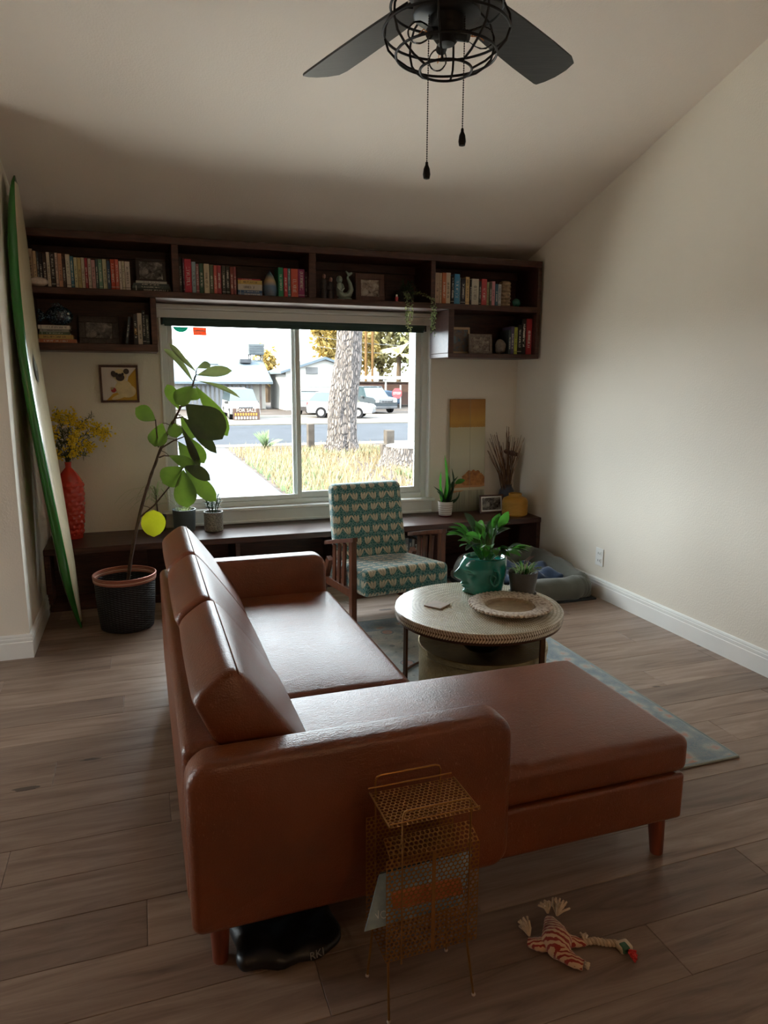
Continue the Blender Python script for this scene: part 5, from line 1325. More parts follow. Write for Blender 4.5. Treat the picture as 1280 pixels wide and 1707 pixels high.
# spider plant in a dark pot at the window corner
pot('dark_pot', 'small dark pot in the window corner behind the fig', .095, 5.57, [(.045, 0), (.05, .004), (.062, .115), (.064, .12), (.058, .12), (.054, .10), (.001, .098)], plain('slate_glaze', S(64, 72, 78), .45), 28, soil=(.055, .10))
spd = thing('spider_plant', 'spider plant with thin arching striped leaves behind the fig trunk', 'plant', (.095, 5.57, ZB+.1)); SPM = leafmat('spider_leaf', S(92, 112, 72), S(150, 160, 116), .3, .45)
MB().tube([(.095, 5.57, ZB+.10), (.09, 5.565, ZB+.22), (.088, 5.56, ZB+.30)], .006, 7).build('stem', TRUNKM, spd)
for k in range(30):
    a = k*2.399; L_ = .12+.12*rs_.random(); up = .25+.75*rs_.random(); b = Vector((.088, 5.56, ZB+.19+.11*rs_.random()))
    d = Vector((math.cos(a), math.sin(a)*.55-.15, 0)); e = b+d*L_+Vector((0, 0, up*.13)); e2 = e+d*.07+Vector((0, 0, -.10)); P = []
    for i in range(9): t = i/8; P.append(b*(1-t)**2+(b+d*L_*.6+Vector((0, 0, up*.26)))*2*t*(1-t)+e2*t*t)
    mb = MB(); vs_ = []; 
    for i, p in enumerate(P):
        w_ = .0055*(1-.8*i/8); sd_ = Vector((-d.y, d.x, 0)).normalized()*w_; vs_ += [p-sd_, p+Vector((0, 0, -.001)), p+sd_]
    mb.add(vs_, [[3*i+q, 3*i+q+1, 3*i+q+4, 3*i+q+3] for i in range(8) for q in (0, 1)]); 
    for p in mb.v: p.y = min(p.y, 5.655)
    mb.build('leaf', SPM, spd)
# striped white pot with sansevieria
SXp, SYp = 2.437, 5.46
m = Mat('striped_ceramic'); v = m.co(); sp = m.N('ShaderNodeSeparateXYZ'); m.L(v, sp.inputs[0]); zz = E(sp.outputs[2])
m.col(m.mix(((zz*52.0).fract() < .16)*(zz > .02)*(zz < .11), S(214, 206, 196), S(120, 92, 84))); m.set(rough=.35); STP = m.m
pt = pot('striped_pot', 'white pot with thin brown stripes on the bench right of the window', SXp, SYp, [(.050, .010), (.055, .014), (.064, .12), (.065, .128), (.059, .128), (.056, .11), (.001, .108)], STP, 36, soil=(.057, .11))
MB().lathe([(.05, 0), (.058, .002), (.060, .012), (.052, .012)], (SXp, SYp, ZB+.0005), 30).build('saucer', plain('maroon_saucer', S(92, 36, 40), .4), pt)
sv = thing('snake_plant', 'upright dark green snake plant in the striped white pot', 'plant', (SXp, SYp, ZB+.11))
for (bx, tx, ty, tz, w_, ar, mt) in ((-.005, -.015, .0, .415, .036, .05, GREEN), (-.02, -.055, -.02, .28, .032, -.08, GREEN), (.01, .02, .02, .26, .030, .12, GREEND), (.03, .10, -.03, .235, .030, -.2, GREEND), (-.03, -.10, -.04, .12, .028, .25, GREEND), (.02, .045, -.03, .19, .026, .1, GREEND), (.0, .06, .02, .30, .026, .18, GREEND), (-.035, -.12, -.02, .155, .022, .3, GREEND), (.03, .13, .0, .10, .022, .3, GREEND)):
    b = (SXp+bx, SYp, ZB+.11); MB().leaf(b, (SXp+tx, SYp+ty, ZB+.11+tz), w_*1.35, (.2, -1, .15), 'strap', ar, .2, 10, .25, .2).build('leaf', mt, sv)
MB().tube([(SXp+.03, SYp-.01, ZB+.11), (SXp+.07, SYp-.01, ZB+.25), (SXp+.11, SYp-.02, ZB+.29)], .002, 5).build('stem', GREEND, sv)
MB().leaf((SXp+.075, SYp-.02, ZB+.28), (SXp+.165, SYp-.03, ZB+.31), .045, (.1, -.8, .6), 'lance', .1, .2, 7).build('leaf', GREEN, sv)
# canvas painting leaning on the wall
m = Mat('abstract_landscape_paint'); v = m.co('Generated'); sp = m.N('ShaderNodeSeparateXYZ'); m.L(v, sp.inputs[0]); gx, gz = E(sp.outputs[0]), E(sp.outputs[2])
ob = m.co('Object'); n1 = E(m.noise(m.co('Object', (1, 1, .25)), 9, 5)); n2 = E(m.noise(ob, 22, 5)); n4 = E(m.noise(m.co('Object', (30, 1, .6)), 3, 3))
c = m.ramp(gz.s, [(0, S(120, 120, 100)), (.18, S(166, 164, 140)), (.5, S(204, 200, 176)), (.74, S(196, 186, 150))])
c = m.mix((gz > (.745+n4*.02)), c, m.ramp((gz*2.4-1.6+n1*.3).s, [(.25, S(172, 128, 60)), (.5, S(196, 148, 62)), (.8, S(170, 118, 52))]))
tree_ = (E.op('POWER', (gx-.66).abs()/.34, 2.0)+E.op('POWER', (gz-.285).abs()/.085, 2.0)+(n2-.5)*1.6) < 1.0
gnd = ((gz-.225+(gx-.5)*-.05).abs() < (.03+(n2-.5)*.05)); c = m.mix(gnd.max(((gx-.2).abs() < .2)*((gz-.235).abs() < .022)), c, S(186, 132, 84))
c = m.mix(tree_*(gz > .235), c, m.ramp(n2.s, [(.35, S(140, 84, 40)), (.6, S(184, 124, 60))])); c = m.mix(((gz-.205).abs() < .012)*(gx > .1), c, S(196, 188, 160))
c = m.mix((gz < .19)*(n4 > .52)*.4, c, S(110, 106, 96)); c = m.mix(((gx-.56).abs() < .012)*(gz > .2)*.4, c, S(150, 140, 108))
m.col(c); m.set(rough=.55); m.bump(n2, .2, .003); CANV = m.m
cv_ = MB().cbox(-.168, .168, 0, .022, 0, .985, .003).build('canvas_painting', CANV, None, False, True)
cv_.location = (2.712, 5.60, ZB+.001); cv_.rotation_euler = (-.035, 0, 0); tag(cv_, 'tall unframed canvas painting in ochre and grey leaning on the wall', 'painting')
# slate vase with dried sticks
LX, LY = 3.075, 5.555
SLATE = plain('slate_blue_glaze', S(62, 68, 82), .4, var=.2)
single(MB().lathe([(.055, 0), (.072, .006), (.078, .05), (.074, .13), (.066, .18), (.05, .205), (.044, .225), (.046, .235), (.038, .235), (.038, .2)], (LX, LY, ZB+.0005), 36), 'slate_vase', SLATE, 'dark slate blue vase in the corner holding dried twigs', 'vase', (LX, LY, ZB))
tw = thing('dried_twigs', 'bundle of dried brown twigs and pods in the slate vase', 'dried plant', (LX, LY, ZB+.2)); TWG = [plain('twig_brown', S(84, 58, 46), .85, var=.3), plain('twig_tan', S(140, 106, 76), .85, var=.3)]
rw = random.Random(8)
for i in range(64):
    a = rw.uniform(0, 2*PI); sp_x = rw.uniform(-.24, .11); dy = rw.uniform(-.13, .06); h = rw.uniform(.30, .52)-abs(sp_x)*.35
    b = Vector((LX+.02*math.cos(a), LY+.02*math.sin(a), ZB+.06)); e = Vector((LX+sp_x, min(LY+dy, 5.64), ZB+.235+h)); mid = b.lerp(e, .5)+Vector((-sp_x*.12, 0, .03))
    MB().tube([b, mid, e], [.0035, .003, .0016], 6).build('twig', TWG[i % 2], tw)
for i, (dx, dy, dz, r_) in enumerate(((-.045, -.06, .30, .026), (.0, -.075, .285, .03), (.055, -.04, .27, .022))):
    c = Vector((LX+dx, LY+dy, ZB+.235+dz)); pd = MB().sphere(c, r_, 14, 8, (1, 1, .8), lambda p: p*(1+.08*math.sin(math.atan2(p.y, p.x)*9))).build('seed_pod', TWG[0], tw)
    MB().tube([(LX, LY, ZB+.1), tuple(Vector((LX, LY, ZB+.1)).lerp(c, .6)+Vector((0, 0, .02))), tuple(c)], .0028, 6).build('pod_stem', TWG[1], pd)
# yellow ridged vase
OCH = plain('ochre_glaze', S(178, 132, 48), .5, var=.12)
prof = [(.095, 0)]+[(.108+.0022*math.sin(i*PI), .004+.125*i/40) for i in range(0)]
for i in range(9): z = .012+i*.0125; prof += [(.1085, z), (.1105, z+.004), (.1105, z+.008), (.1085, z+.0115)]
prof += [(.108, .130), (.098, .148), (.07, .162), (.056, .166), (.056, .192), (.050, .192), (.050, .16)]
single(MB().lathe(prof, (3.03, 5.32, ZB+.0005), 48), 'ochre_vase', OCH, 'squat ochre yellow ridged vase at the right end of the bench', 'vase', (3.03, 5.32, ZB))
# pug picture
pg = thing('framed_print', 'framed square pug print on the wall above the red vase', 'picture', (-.124, YB, 1.4235))
x0, x1, z0, z1 = -.2585, .0105, 1.4235, 1.694; fw = .016; yy = YB-.022
m = MB(); m.cbox(x0, x1, yy, YB-.001, z0, z0+fw, .002); m.cbox(x0, x1, yy, YB-.001, z1-fw, z1, .002); m.cbox(x0, x0+fw, yy, YB-.001, z0+fw, z1-fw, .002); m.cbox(x1-fw, x1, yy, YB-.001, z0+fw, z1-fw, .002)
m.build('frame', FRAMEW, pg, False)
pm = MB(); W = x1-x0-2*fw; H = z1-z0-2*fw; ox, oz = x0+fw, z0+fw
def pp(pts, k, d): pm.mat(k).poly([(ox+a*W, yy+.008-d*.0004, oz+b*H) for a, b in pts])
def ell(cx, cy, rx, ry, k, d, n=22, rot=0): pp([(cx+rx*math.cos(t)*math.cos(rot)-ry*math.sin(t)*math.sin(rot), cy+rx*math.cos(t)*math.sin(rot)+ry*math.sin(t)*math.cos(rot)) for t in [2*PI*i/n for i in range(n)]], k, d)
pp([(0, 0), (1, 0), (1, 1), (0, 1)], 0, 0); pp([(.1, 0), (1, 0), (1, .97), (.78, .72), (.66, .3), (.3, .2)], 1, 1)
ell(.62, .38, .25, .24, 2, 2); ell(.72, .28, .26, .2, 2, 3); ell(.5, .12, .26, .07, 2, 4, rot=.35); ell(.48, .68, .06, .2, 2, 4)
ell(.53, .76, .20, .19, 2, 5); ell(.35, .80, .075, .10, 3, 6, rot=.4); ell(.72, .88, .085, .085, 3, 6, rot=-.5); ell(.53, .70, .13, .115, 3, 7); ell(.44, .80, .035, .04, 4, 8); ell(.61, .80, .035, .04, 4, 8); ell(.53, .75, .05, .03, 4, 8)
ell(.32, .31, .075, .075, 5, 8); ell(.27, .36, .05, .04, 2, 9)
pm.build('print', [plain('print_white', S(224, 212, 206), .5, var=.02), plain('print_yellow', S(206, 158, 50), .5, var=.1), plain('print_fawn', S(226, 204, 158), .5, var=.12, vs=20), plain('print_dark', S(70, 56, 54), .5, var=.1), plain('print_black', S(34, 28, 30), .5), plain('print_red', S(170, 40, 44), .5)], pg, False)

# ================================================================== CEILING FAN
FX, FY, FZ = .79, 1.825, 2.447
fan = thing('ceiling_fan', 'black ceiling fan with wire cage light and pull chains', 'ceiling fan', (FX, FY, zc(FY)))
MB().lathe([(.02, 0), (.07, .0), (.075, -.012), (.05, -.06), (.022, -.075)], (FX, FY, zc(FY)+.02), 28).build('canopy', BLACKM, fan)
MB().tube([(FX, FY, zc(FY)-.04), (FX, FY, FZ+.24)], .0125, 14).build('downrod', BLACKM, fan)
MB().lathe([(.03, .25), (.06, .24), (.105, .21), (.115, .17), (.115, .125), (.10, .105), (.085, .10), (.085, .055), (.078, .05), (.001, .05)], (FX, FY, FZ), 40).build('motor_housing', plain('black_housing', S(30, 30, 31), .38, .3, var=.05), fan)
BLADE = Mat('black_wood_blade'); n = BLADE.noise(BLADE.co('Object', (2, 30, 2)), 5, 4); BLADE.col(BLADE.ramp(n, [(.3, S(34, 33, 32)), (.7, S(52, 50, 48))])); BLADE.set(rough=.42); BLADE.bump(n, .15, .002); BLADE = BLADE.m
for k in range(5):
    az = math.radians(90-(-15.2+72*k)); pit = math.radians(-13)
    outl = []; 
    for (r, w_) in ((.13, .045), (.17, .058), (.30, .066), (.48, .072), (.60, .073)): outl.append((r, w_))
    pol = [(r, -w_) for r, w_ in outl]+[(.635, -.064), (.652, -.03), (.657, .01), (.652, .045), (.642, .070), (.630, .073)]+[(r, w_) for r, w_ in reversed(outl)]
    b = MB().prism(pol, (0, 0, .006), (0, 0, 0), (1, 0, 0), (0, 1, 0))
    b.xform(Matrix.Translation((FX, FY, FZ+.12)) @ Matrix.Rotation(az, 4, 'Z') @ Matrix.Rotation(pit, 4, 'X'))
    bo_ = b.build('blade', BLADE, fan, False)
    a_ = MB().prism([(.09, -.02), (.2, -.028), (.22, 0), (.2, .028), (.09, .02)], (0, 0, .005), (0, 0, .007), (1, 0, 0), (0, 1, 0)); a_.xform(Matrix.Translation((FX, FY, FZ+.12)) @ Matrix.Rotation(az, 4, 'Z') @ Matrix.Rotation(pit*.6, 4, 'X')); a_.build('blade_iron', BLACKM, bo_, False)
cg = MB()
rings = [(.142, .075), (.160, .018), (.128, -.035), (.066, -.070)]
for r, z in rings: cg.tube([(FX+r*math.cos(2*PI*i/56), FY+r*math.sin(2*PI*i/56), FZ+z) for i in range(56)], .0034, 8, True)
cg.build('cage_rings', BLACKM, fan)
for k in range(8):
    a = 2*PI*k/8+.25; P = [(.10, .095), (.142, .075), (.158, .045), (.160, .018), (.150, -.012), (.128, -.035), (.10, -.055), (.066, -.070)]
    MB().tube([(FX+r*math.cos(a), FY+r*math.sin(a), FZ+z) for r, z in P], .003, 8).build('cage_rib', BLACKM, fan)
MB().lathe([(.045, .05), (.045, .02), (.03, .0), (.022, -.01), (.001, -.012)], (FX, FY, FZ), 24).build('socket_hub', BLACKM, fan)
FILM = plain('amber_filament', S(206, 130, 60), .4, .5)
for k in range(3):
    a = math.radians(200+120*k); d = Vector((math.cos(a), math.sin(a), -.25)).normalized(); b = Vector((FX, FY, FZ+.015))+d*.03
    sk = MB().tube([b, b+d*.03], .014, 14).build('bulb_socket', BLACKM, fan)
    P = [b+d*t for t in (.028, .036, .05, .065, .08, .092, .098)]
    bl = MB().tube(P, [.011, .014, .021, .025, .023, .014, .004], 16).build('glass_bulb', BULB, fan)
    MB().tube([b+d*.035, b+d*.05+Vector((0, 0, .008)), b+d*.07+Vector((0, 0, -.006)), b+d*.05+Vector((.006, -.006, 0)), b+d*.038], .0013, 6).build('filament', FILM, bl)
CHN = plain('dark_chain', S(58, 50, 42), .4, .7)
RGT = Vector((math.cos(.33195), -math.sin(.33195), 0)); FWD = Vector((math.sin(.33195), math.cos(.33195), 0))
for (sx_, zb_, sy_) in ((-.046, 2.145, -.02), (.044, 2.225, -.02)):
    px_, py_ = (Vector((FX, FY, 0))+RGT*sx_+FWD*sy_).xy
    cm = MB(); z = FZ+.045; bead = []
    while z > zb_+.006: cm.sphere((px_, py_, z), .0021, 6, 4); z -= .0056
    cm.tube([(px_, py_, FZ+.05), (px_, py_, zb_)], .0007, 5)
    co_ = cm.build('pull_chain', CHN, fan)
    MB().lathe([(.001, -.034), (.008, -.032), (.0098, -.022), (.008, -.008), (.004, .001), (.0035, .008), (.001, .009)], (px_, py_, zb_), 14).build('pull_knob', BLACKM, co_)

# ================================================================== ADDED LAMP, unseen: warm fill on surfaces facing the viewer
PLX, PLY, PLZ = .9, -2.7, 2.15
pn = thing('added_warm_lamp', 'unseen warm fill lamp added in the rear of the room', 'lamp', (PLX, PLY, zc(PLY)))
MB().tube([(PLX, PLY, zc(PLY)), (PLX, PLY, PLZ+.2)], .004, 8).build('cord', BLACKM, pn)
MB().lathe([(.20, 0), (.19, .03), (.10, .17), (.03, .2)], (PLX, PLY, PLZ), 32, cap=False).build('shade', plain('linen_shade', S(214, 196, 168), .8), pn, solid=.002)
bl_ = bpy.data.lights.new('added_warm_bulb', 'POINT'); bl_.energy = 15; bl_.color = (1.0, .62, .34); bl_.shadow_soft_size = .05
bo_ = bpy.data.objects.new('added_warm_bulb', bl_); COL.objects.link(bo_); bo_.location = (PLX, PLY, PLZ-.01)
# ================================================================== OUTSIDE
ZG = -.5
def out(name, c, rough=.9, var=.25, vs=2, bump=0, bs=20, k=.5): return plain(name, tuple(q*k for q in c)+(1,), rough, 0, var, vs, bump, bs, spec=.5 if rough < .5 else .04)
def gtag(o, label): return tag(o, label, None, None, 'structure')
def slab(name, x0, x1, y0, y1, z0, z1, m_, label): return gtag(MB().box(x0, x1, y0, y1, z0, z1).build(name, m_, None, False), label)
slab('ground', -120, 160, -60, 200, ZG-.4, ZG-.02, out('dry_earth', (.075, .062, .055), var=.3, vs=.8), 'dry ground of the neighbourhood')
slab('bounce_slab_front', -30, 30, 5.81, 10.0, ZG-.02, ZG+.05, out('bounce_front_concrete', (.55, .54, .52), var=.1, k=1), 'unseen pale slab added to bounce daylight up into the window')  # out of view, added as a bright reflector below the window
slab('bounce_slab_side', -12, -3.75, -12, 5.8, ZG-.02, ZG+.05, out('bounce_side_concrete', (.36, .35, .335), var=.1, k=1), 'unseen pale slab added to bounce daylight in at the glazed door')  # unseen, added so the ground throws light through the side door
slab('light_blocker', -7.6, -3.74, -3, 4.4, 2.32, 2.42, out('light_blocker_paint', (.6, .6, .58), k=1), 'unseen white slab added to block sun and sky light at the glazed door')  # added out of view to keep sun and some sky off the door
slab('yard', 2.45, 60, 10.02, 22.2, ZG-.02, ZG, out('yard_soil', (.090, .076, .072), var=.4, vs=2.2, bump=.6, bs=8), 'dry front yard soil outside the window')
slab('driveway', -8, 2.44, 10.02, 22.2, ZG-.02, ZG+.005, out('driveway_concrete', (.11, .125, .14), var=.12, vs=1.0), 'pale concrete driveway outside the window')
slab('pavement', -60, 120, 22.22, 23.1, ZG-.02, ZG+.02, out('kerb_concrete', (.15, .145, .14), var=.15), 'pale kerb along the near side of the street')
slab('road', -60, 120, 23.12, 33.0, ZG-.02, ZG-.01, out('asphalt', (.042, .048, .060), var=.2, vs=1.2), 'blue-grey asphalt street')
slab('far_pavement', -60, 120, 33.02, 34.2, ZG-.02, ZG+.03, out('far_kerb_concrete', (.15, .14, .115), var=.2), 'pale kerb along the far side of the street')
slab('parking_lot', -60, 120, 34.22, 39.6, ZG-.02, ZG, out('gravel', (.085, .078, .074), var=.3, vs=1.5, k=.9), 'gravel strip across the street')
slab('far_driveway', -60, 120, 39.62, 41.5, ZG-.02, ZG+.02, out('far_concrete', (.16, .155, .13), var=.15), 'pale concrete strip before the houses')
# street tree: leaning trunk with deep bark
def barkmat():
    m = Mat('pine_bark'); v = m.co('Object', (1, 1, .28)); d = m.voro(v, 17, 'DISTANCE_TO_EDGE'); n = m.noise(v, 6, 4)
    m.col(m.mix((E(d)*3.2).min(1.0), (.030, .026, .026, 1), m.ramp(n, [(.3, (.085, .070, .066, 1)), (.7, (.125, .100, .090, 1))]))); m.set(rough=.95); m.bump((E(d)*4.0).min(1.0), 1.0, .06); return m.m
BARK = barkmat()
tr = thing('street_tree', 'thick leaning tree trunk with rough bark in the front yard', 'tree', (5.5, 19.65, ZG))
P = [(5.50, 19.65, ZG-.05), (5.50, 19.65, ZG+.12), (5.50, 19.65, ZG+.45), (5.49, 19.65, .5), (5.55, 19.65, 1.2), (5.66, 19.65, 1.9), (5.71, 19.65, 2.6), (5.74, 19.65, 3.4), (5.80, 19.65, 4.6), (5.9, 19.65, 7.5), (6.0, 19.7, 9.5)]
Q = []; R0 = [.66, .50, .42, .40, .40, .375, .35, .335, .32, .27, .15]; RQ = []
for k in range(len(P)-1):
    for i in range(5): Q.append(Vector(P[k]).lerp(Vector(P[k+1]), i/5)); RQ.append(R0[k]+(R0[k+1]-R0[k])*i/5)
mb = MB().tube(Q, RQ, 48)
for i, p in enumerate(mb.v):
    c = Q[i//48]; d = p-c; a = math.atan2(d.y, d.x); mb.v[i] = c+d*(1+.045*math.sin(a*9+p.z*1.3)+.03*math.sin(a*17-p.z*4)+(.10*math.sin(a*5) if p.z < ZG+.3 else 0))
mb.build('trunk', BARK, tr)
def crown(parent, c, r, n, m_, seed, ls=.3, name='crown'):
    rr_ = random.Random(seed); vs = []; fs = []
    for i in range(n):
        while True:
            q = Vector((rr_.uniform(-1, 1), rr_.uniform(-1, 1), rr_.uniform(-1, 1)))
            if .25 < q.length < 1: break
        q = q*(.75+.25*math.sin(q.x*7)*math.sin(q.z*6)); p = Vector(c)+Vector((q.x*r[0], q.y*r[1], q.z*r[2]))
        u = Vector((rr_.uniform(-1, 1), rr_.uniform(-1, 1), rr_.uniform(-1, 1))).normalized(); w_ = u.cross(Vector((rr_.uniform(-1, 1), rr_.uniform(-1, 1), 1))).normalized(); s_ = ls*rr_.uniform(.5, 1.2); b = len(vs)
        vs += [p-u*s_, p-w_*s_*.5, p+u*s_, p+w_*s_*.5]; fs.append([b, b+1, b+2, b+3])
    o = MB().add(vs, fs).build(name, m_, parent, False); o['kind'] = 'stuff'; return o
def tleaf(name, a, b): return leafmat(name, a+(1,), b+(1,), .3, .7, tc=b+(1,))
GOLDL = tleaf('golden_foliage', (.13, .095, .026), (.24, .165, .04)); OLIVEL = tleaf('olive_foliage', (.08, .085, .035), (.15, .14, .05)); PALEL = tleaf('pale_foliage', (.13, .12, .05), (.22, .18, .07))
crown(tr, (6.1, 20, 11.0), (4.5, 4.0, 2.8), 1400, OLIVEL, 2, .35)
# stump, wooden posts, lamp pole
CUT = out('cut_wood', (.16, .15, .14), var=.2, vs=6)
sm = thing('tree_stump', 'wide sawn tree stump in the yard, right side of the window', 'stump', (6.35, 15.9, ZG))
MB().lathe([(.98, -.02), (.90, .08), (.80, .3), (.77, .50)], (6.42, 16.2, ZG), 40, lambda p, a, j: (p.x*(1+.05*math.sin(a*7)+.03*math.sin(a*15)), p.y*(1+.05*math.sin(a*7)), p.z), cap=False).build('stump_side', BARK, sm)
MB().lathe([(.765, .495), (.74, .52), (.001, .52)], (6.42, 16.2, ZG), 40).build('sawn_top', CUT, sm)
WDP = out('weathered_post', (.085, .074, .066), var=.35, vs=5, bump=.5)
for (x, y, w_, h, lb) in ((6.16, 17.5, .23, .82, 'taller weathered wooden post beside the tree stump'), (5.92, 17.2, .16, .46, 'short weathered wooden post left of the stump'), (4.76, 20.5, .2, .83, 'dark weathered wooden post left of the street tree')):
    mb = MB().cbox(x-w_/2, x+w_/2, y-w_/2, y+w_/2, ZG-.02, ZG+h, .02)
    for p in mb.v: p.z += .02*math.sin(p.x*40)
    single(mb, 'wooden_post', WDP, lb, 'post', (x, y, ZG), 'wooden posts in the yard', False)
lp = thing('lamp_post', 'white metal pole standing in the yard near the window edge', 'pole', (8.32, 21.5, ZG))
MB().tube([(8.32, 21.5, ZG), (8.32, 21.5, 7.5)], [.095, .08], 16).build('shaft', out('white_pole_paint', (.35, .36, .37), .5, .05), lp)
MB().lathe([(.2, 0), (.2, .03), (.12, .05), (.1, .1)], (8.32, 21.5, ZG-.001), 18).build('base_plate', out('pole_base', (.2, .2, .2), .6), lp)
# dry grass and a green clump
GR1 = tleaf('straw_grass', (.11, .085, .045), (.17, .13, .07)); GR2 = tleaf('green_grass', (.055, .085, .04), (.09, .13, .06))
def grass(name, spots, m_, label, h0, h1, seed):
    rr_ = random.Random(seed); mb = MB(); vs = []; fs = []
    for (x0, x1, y0, y1, n) in spots:
        for i in range(n):
            x, y = rr_.uniform(x0, x1), rr_.uniform(y0, y1); h = rr_.uniform(h0, h1); a = rr_.uniform(0, 2*PI); dx, dy = math.cos(a), math.sin(a); w_ = .012+.012*rr_.random(); b = len(vs); l_ = rr_.uniform(.1, .7)*h
            vs += [(x-dy*w_, y+dx*w_, ZG), (x+dy*w_, y-dx*w_, ZG), (x+dx*l_, y+dy*l_, ZG+h)]; fs.append([b, b+1, b+2])
    o = mb.add(vs, fs).build(name, m_, None, False); return tag(o, label, 'grass', None, 'stuff')
grass('dry_grass', [(2.5, 7, 9, 21.8, 5200), (2.6, 4.5, 12, 20, 2200), (4.6, 6.6, 18.6, 20.6, 900)], GR1, 'dry straw coloured grass over the front yard', .06, .26, 31)
grass('green_grass', [(2.5, 4.0, 12, 18, 1500), (4.4, 6.8, 18.9, 20.4, 900), (5.4, 7, 13.2, 15, 700)], GR2, 'patches of green weeds in the front yard', .05, .2, 32)
ag = thing('agave_clump', 'green spiky clump growing at the yard edge by the street', 'plant', (3.55, 21.3, ZG))
for i in range(22):
    a = i*2.399; el = .5+.9*((i*.618) % 1); d = Vector((math.cos(a)*math.cos(el), math.sin(a)*math.cos(el), math.sin(el))); b = Vector((3.55, 21.3, ZG)); MB().leaf(b, b+d*.62, .09, (0, -.5, .8), 'lance', .08, .3, 5).build('leaf', GR2, ag)
# ------------------------------------------------------------------ houses across the street
HW_ = out('house_white', (.22, .215, .20), .8, .05, k=1); RF = out('pale_blue_roof', (.075, .095, .115), .8, .15, 1.5, k=.75); SHD = out('carport_shade', (.10, .10, .105), .9)
def house_roof(x0, x1, y0, y1, ze, zr, ov=.5):
    ym = (y0+y1)/2; m_ = MB()
    m_.prism([(y0-ov, ze-.06), (ym, zr), (y1+ov, ze-.06), (y1+ov, ze-.2), (ym, zr-.16), (y0-ov, ze-.2)], (x1-x0+2*ov, 0, 0), (x0-ov, 0, 0), (0, 1, 0), (0, 0, 1)); return m_
ho = thing('ranch_house', 'long white ranch house with a pale blue roof across the street', 'house', (2.5, 54, ZG))
MB().box(-9, 8.6, 51, 58, ZG, 1.35).build('wall', HW_, ho, False); house_roof(-9, 8.5, 50.6, 58, 1.45, 3.0, .5).build('roof', RF, ho, False)
for i in range(16): MB().box(3.0+i*.30, 3.16+i*.30, 50.55, 50.6, ZG, 1.2).build('porch_slat', out('porch_slat_paint', (.16, .165, .18), .8, .05), ho, False)
for (x0, x1) in ((.2, 1.6), (-3.5, -1.8)):
    wn_ = MB().box(x0, x1, 50.96, 51.0, .15, .95).build('window', out('house_window_frame', (.25, .25, .25), .5), ho, False); MB().box(x0+.07, x1-.07, 50.94, 50.97, .22, .88).build('pane', out('house_glass', (.03, .05, .07), .1), wn_, False)
MB().box(8.1, 8.25, 50.4, 50.5, ZG, 1.3).build('porch_post', out('porch_post_paint', (.12, .10, .095), .8), ho, False)
for (x, zq) in ((7.6, 3.0), (5.2, 2.6)): MB().box(x-.4, x+.4, 53.2, 53.7, zq-.25, zq+.05).build('roof_vent', out('roof_vent_metal', (.06, .065, .075), .6), ho, False)
ac = thing('rooftop_cooler', 'grey rooftop cooler unit on the roof of the ranch house', 'cooler', (8.45, 54.2, 3.0))
MB().cbox(7.9, 9.05, 53.7, 54.8, 3.35, 4.15, .04).build('cabinet', out('cooler_metal', (.10, .115, .125), .6, .1), ac, False)
MB().box(8.0, 8.08, 53.8, 53.9, 2.7, 3.36).box(8.87, 8.95, 53.8, 53.9, 2.7, 3.36).box(8.0, 8.08, 54.6, 54.7, 2.6, 3.36).box(8.87, 8.95, 54.6, 54.7, 2.6, 3.36).build('stand', out('stand_metal', (.12, .12, .12), .6), ac, False)
for k in range(4): MB().box(7.98, 8.97, 53.685, 53.70, 3.45+k*.16, 3.52+k*.16).build('louvre', out('louvre_metal', (.07, .08, .09), .6), ac, False)
ga = thing('gable_garage', 'white gabled garage across the street behind the tree trunk', 'garage', (11.6, 50, ZG))
MB().prism([(9.5, ZG), (14.3, ZG), (14.3, 2.25), (12.2, 2.95), (9.5, 2.2)], (0, 6, 0), (0, 48, 0)).build('wall', HW_, ga, False)
MB().prism([(9.1, 2.1), (12.2, 3.1), (14.7, 2.25), (14.7, 2.1), (12.2, 2.93), (9.1, 1.95)], (0, 6.6, 0), (0, 47.7, 0)).build('roof', RF, ga, False)
for k in range(4): MB().box(10.2, 13.2, 47.95, 48.0, ZG+.03+k*.52, ZG+.50+k*.52).build('door_panel', out('garage_door_paint', (.20, .20, .195), .7, .05, k=1), ga, False)
MB().box(10.9, 11.7, 47.93, 48.0, 1.95, 2.4).build('gable_vent', out('gable_vent_paint', (.15, .15, .15), .7), ga, False)
cp_ = thing('carport', 'flat white carport roof with posts to the right of the garage', 'carport', (18.2, 53, ZG))
MB().box(14.8, 24, 52, 57, 1.62, 1.86).build('roof', HW_, cp_, False)
for x in (15.2, 18.0, 21.2): MB().box(x, x+.12, 52.1, 52.22, ZG, 1.62).build('post', HW_, cp_, False)
wl_ = thing('boundary_wall', 'pinkish low wall under the carport', 'wall', (19.5, 57.5, ZG))
MB().box(15, 26, 57.4, 57.7, ZG, 1.35).build('wall_face', out('pink_block', (.16, .10, .085), .8, .15), wl_, False); MB().box(15, 26, 57.35, 57.75, 1.35, 1.45).build('coping', out('coping_block', (.18, .15, .13), .8), wl_, False)
TARP = out('blue_tarp', (.040, .062, .095), .6, .2)
tpn = thing('covered_trailer', 'low trailer under a blue tarp behind the dark car', 'trailer', (17.4, 52.5, ZG))
MB().rbox(16.0, 19.0, 51.2, 53.4, ZG+.25, .75, .15, 3, 6, lambda p: (p.x, p.y, p.z+.05*math.sin(p.x*5))).build('tarp', TARP, tpn)
for x in (16.6, 18.4): MB().tube([(x, 51.15, ZG+.28), (x, 51.35, ZG+.28)], .28, 18).build('wheel', out('tyre', (.02, .02, .022), .8), tpn)
ss = thing('stop_sign', 'red stop sign on a post across the street', 'sign', (18.15, 49.5, ZG))
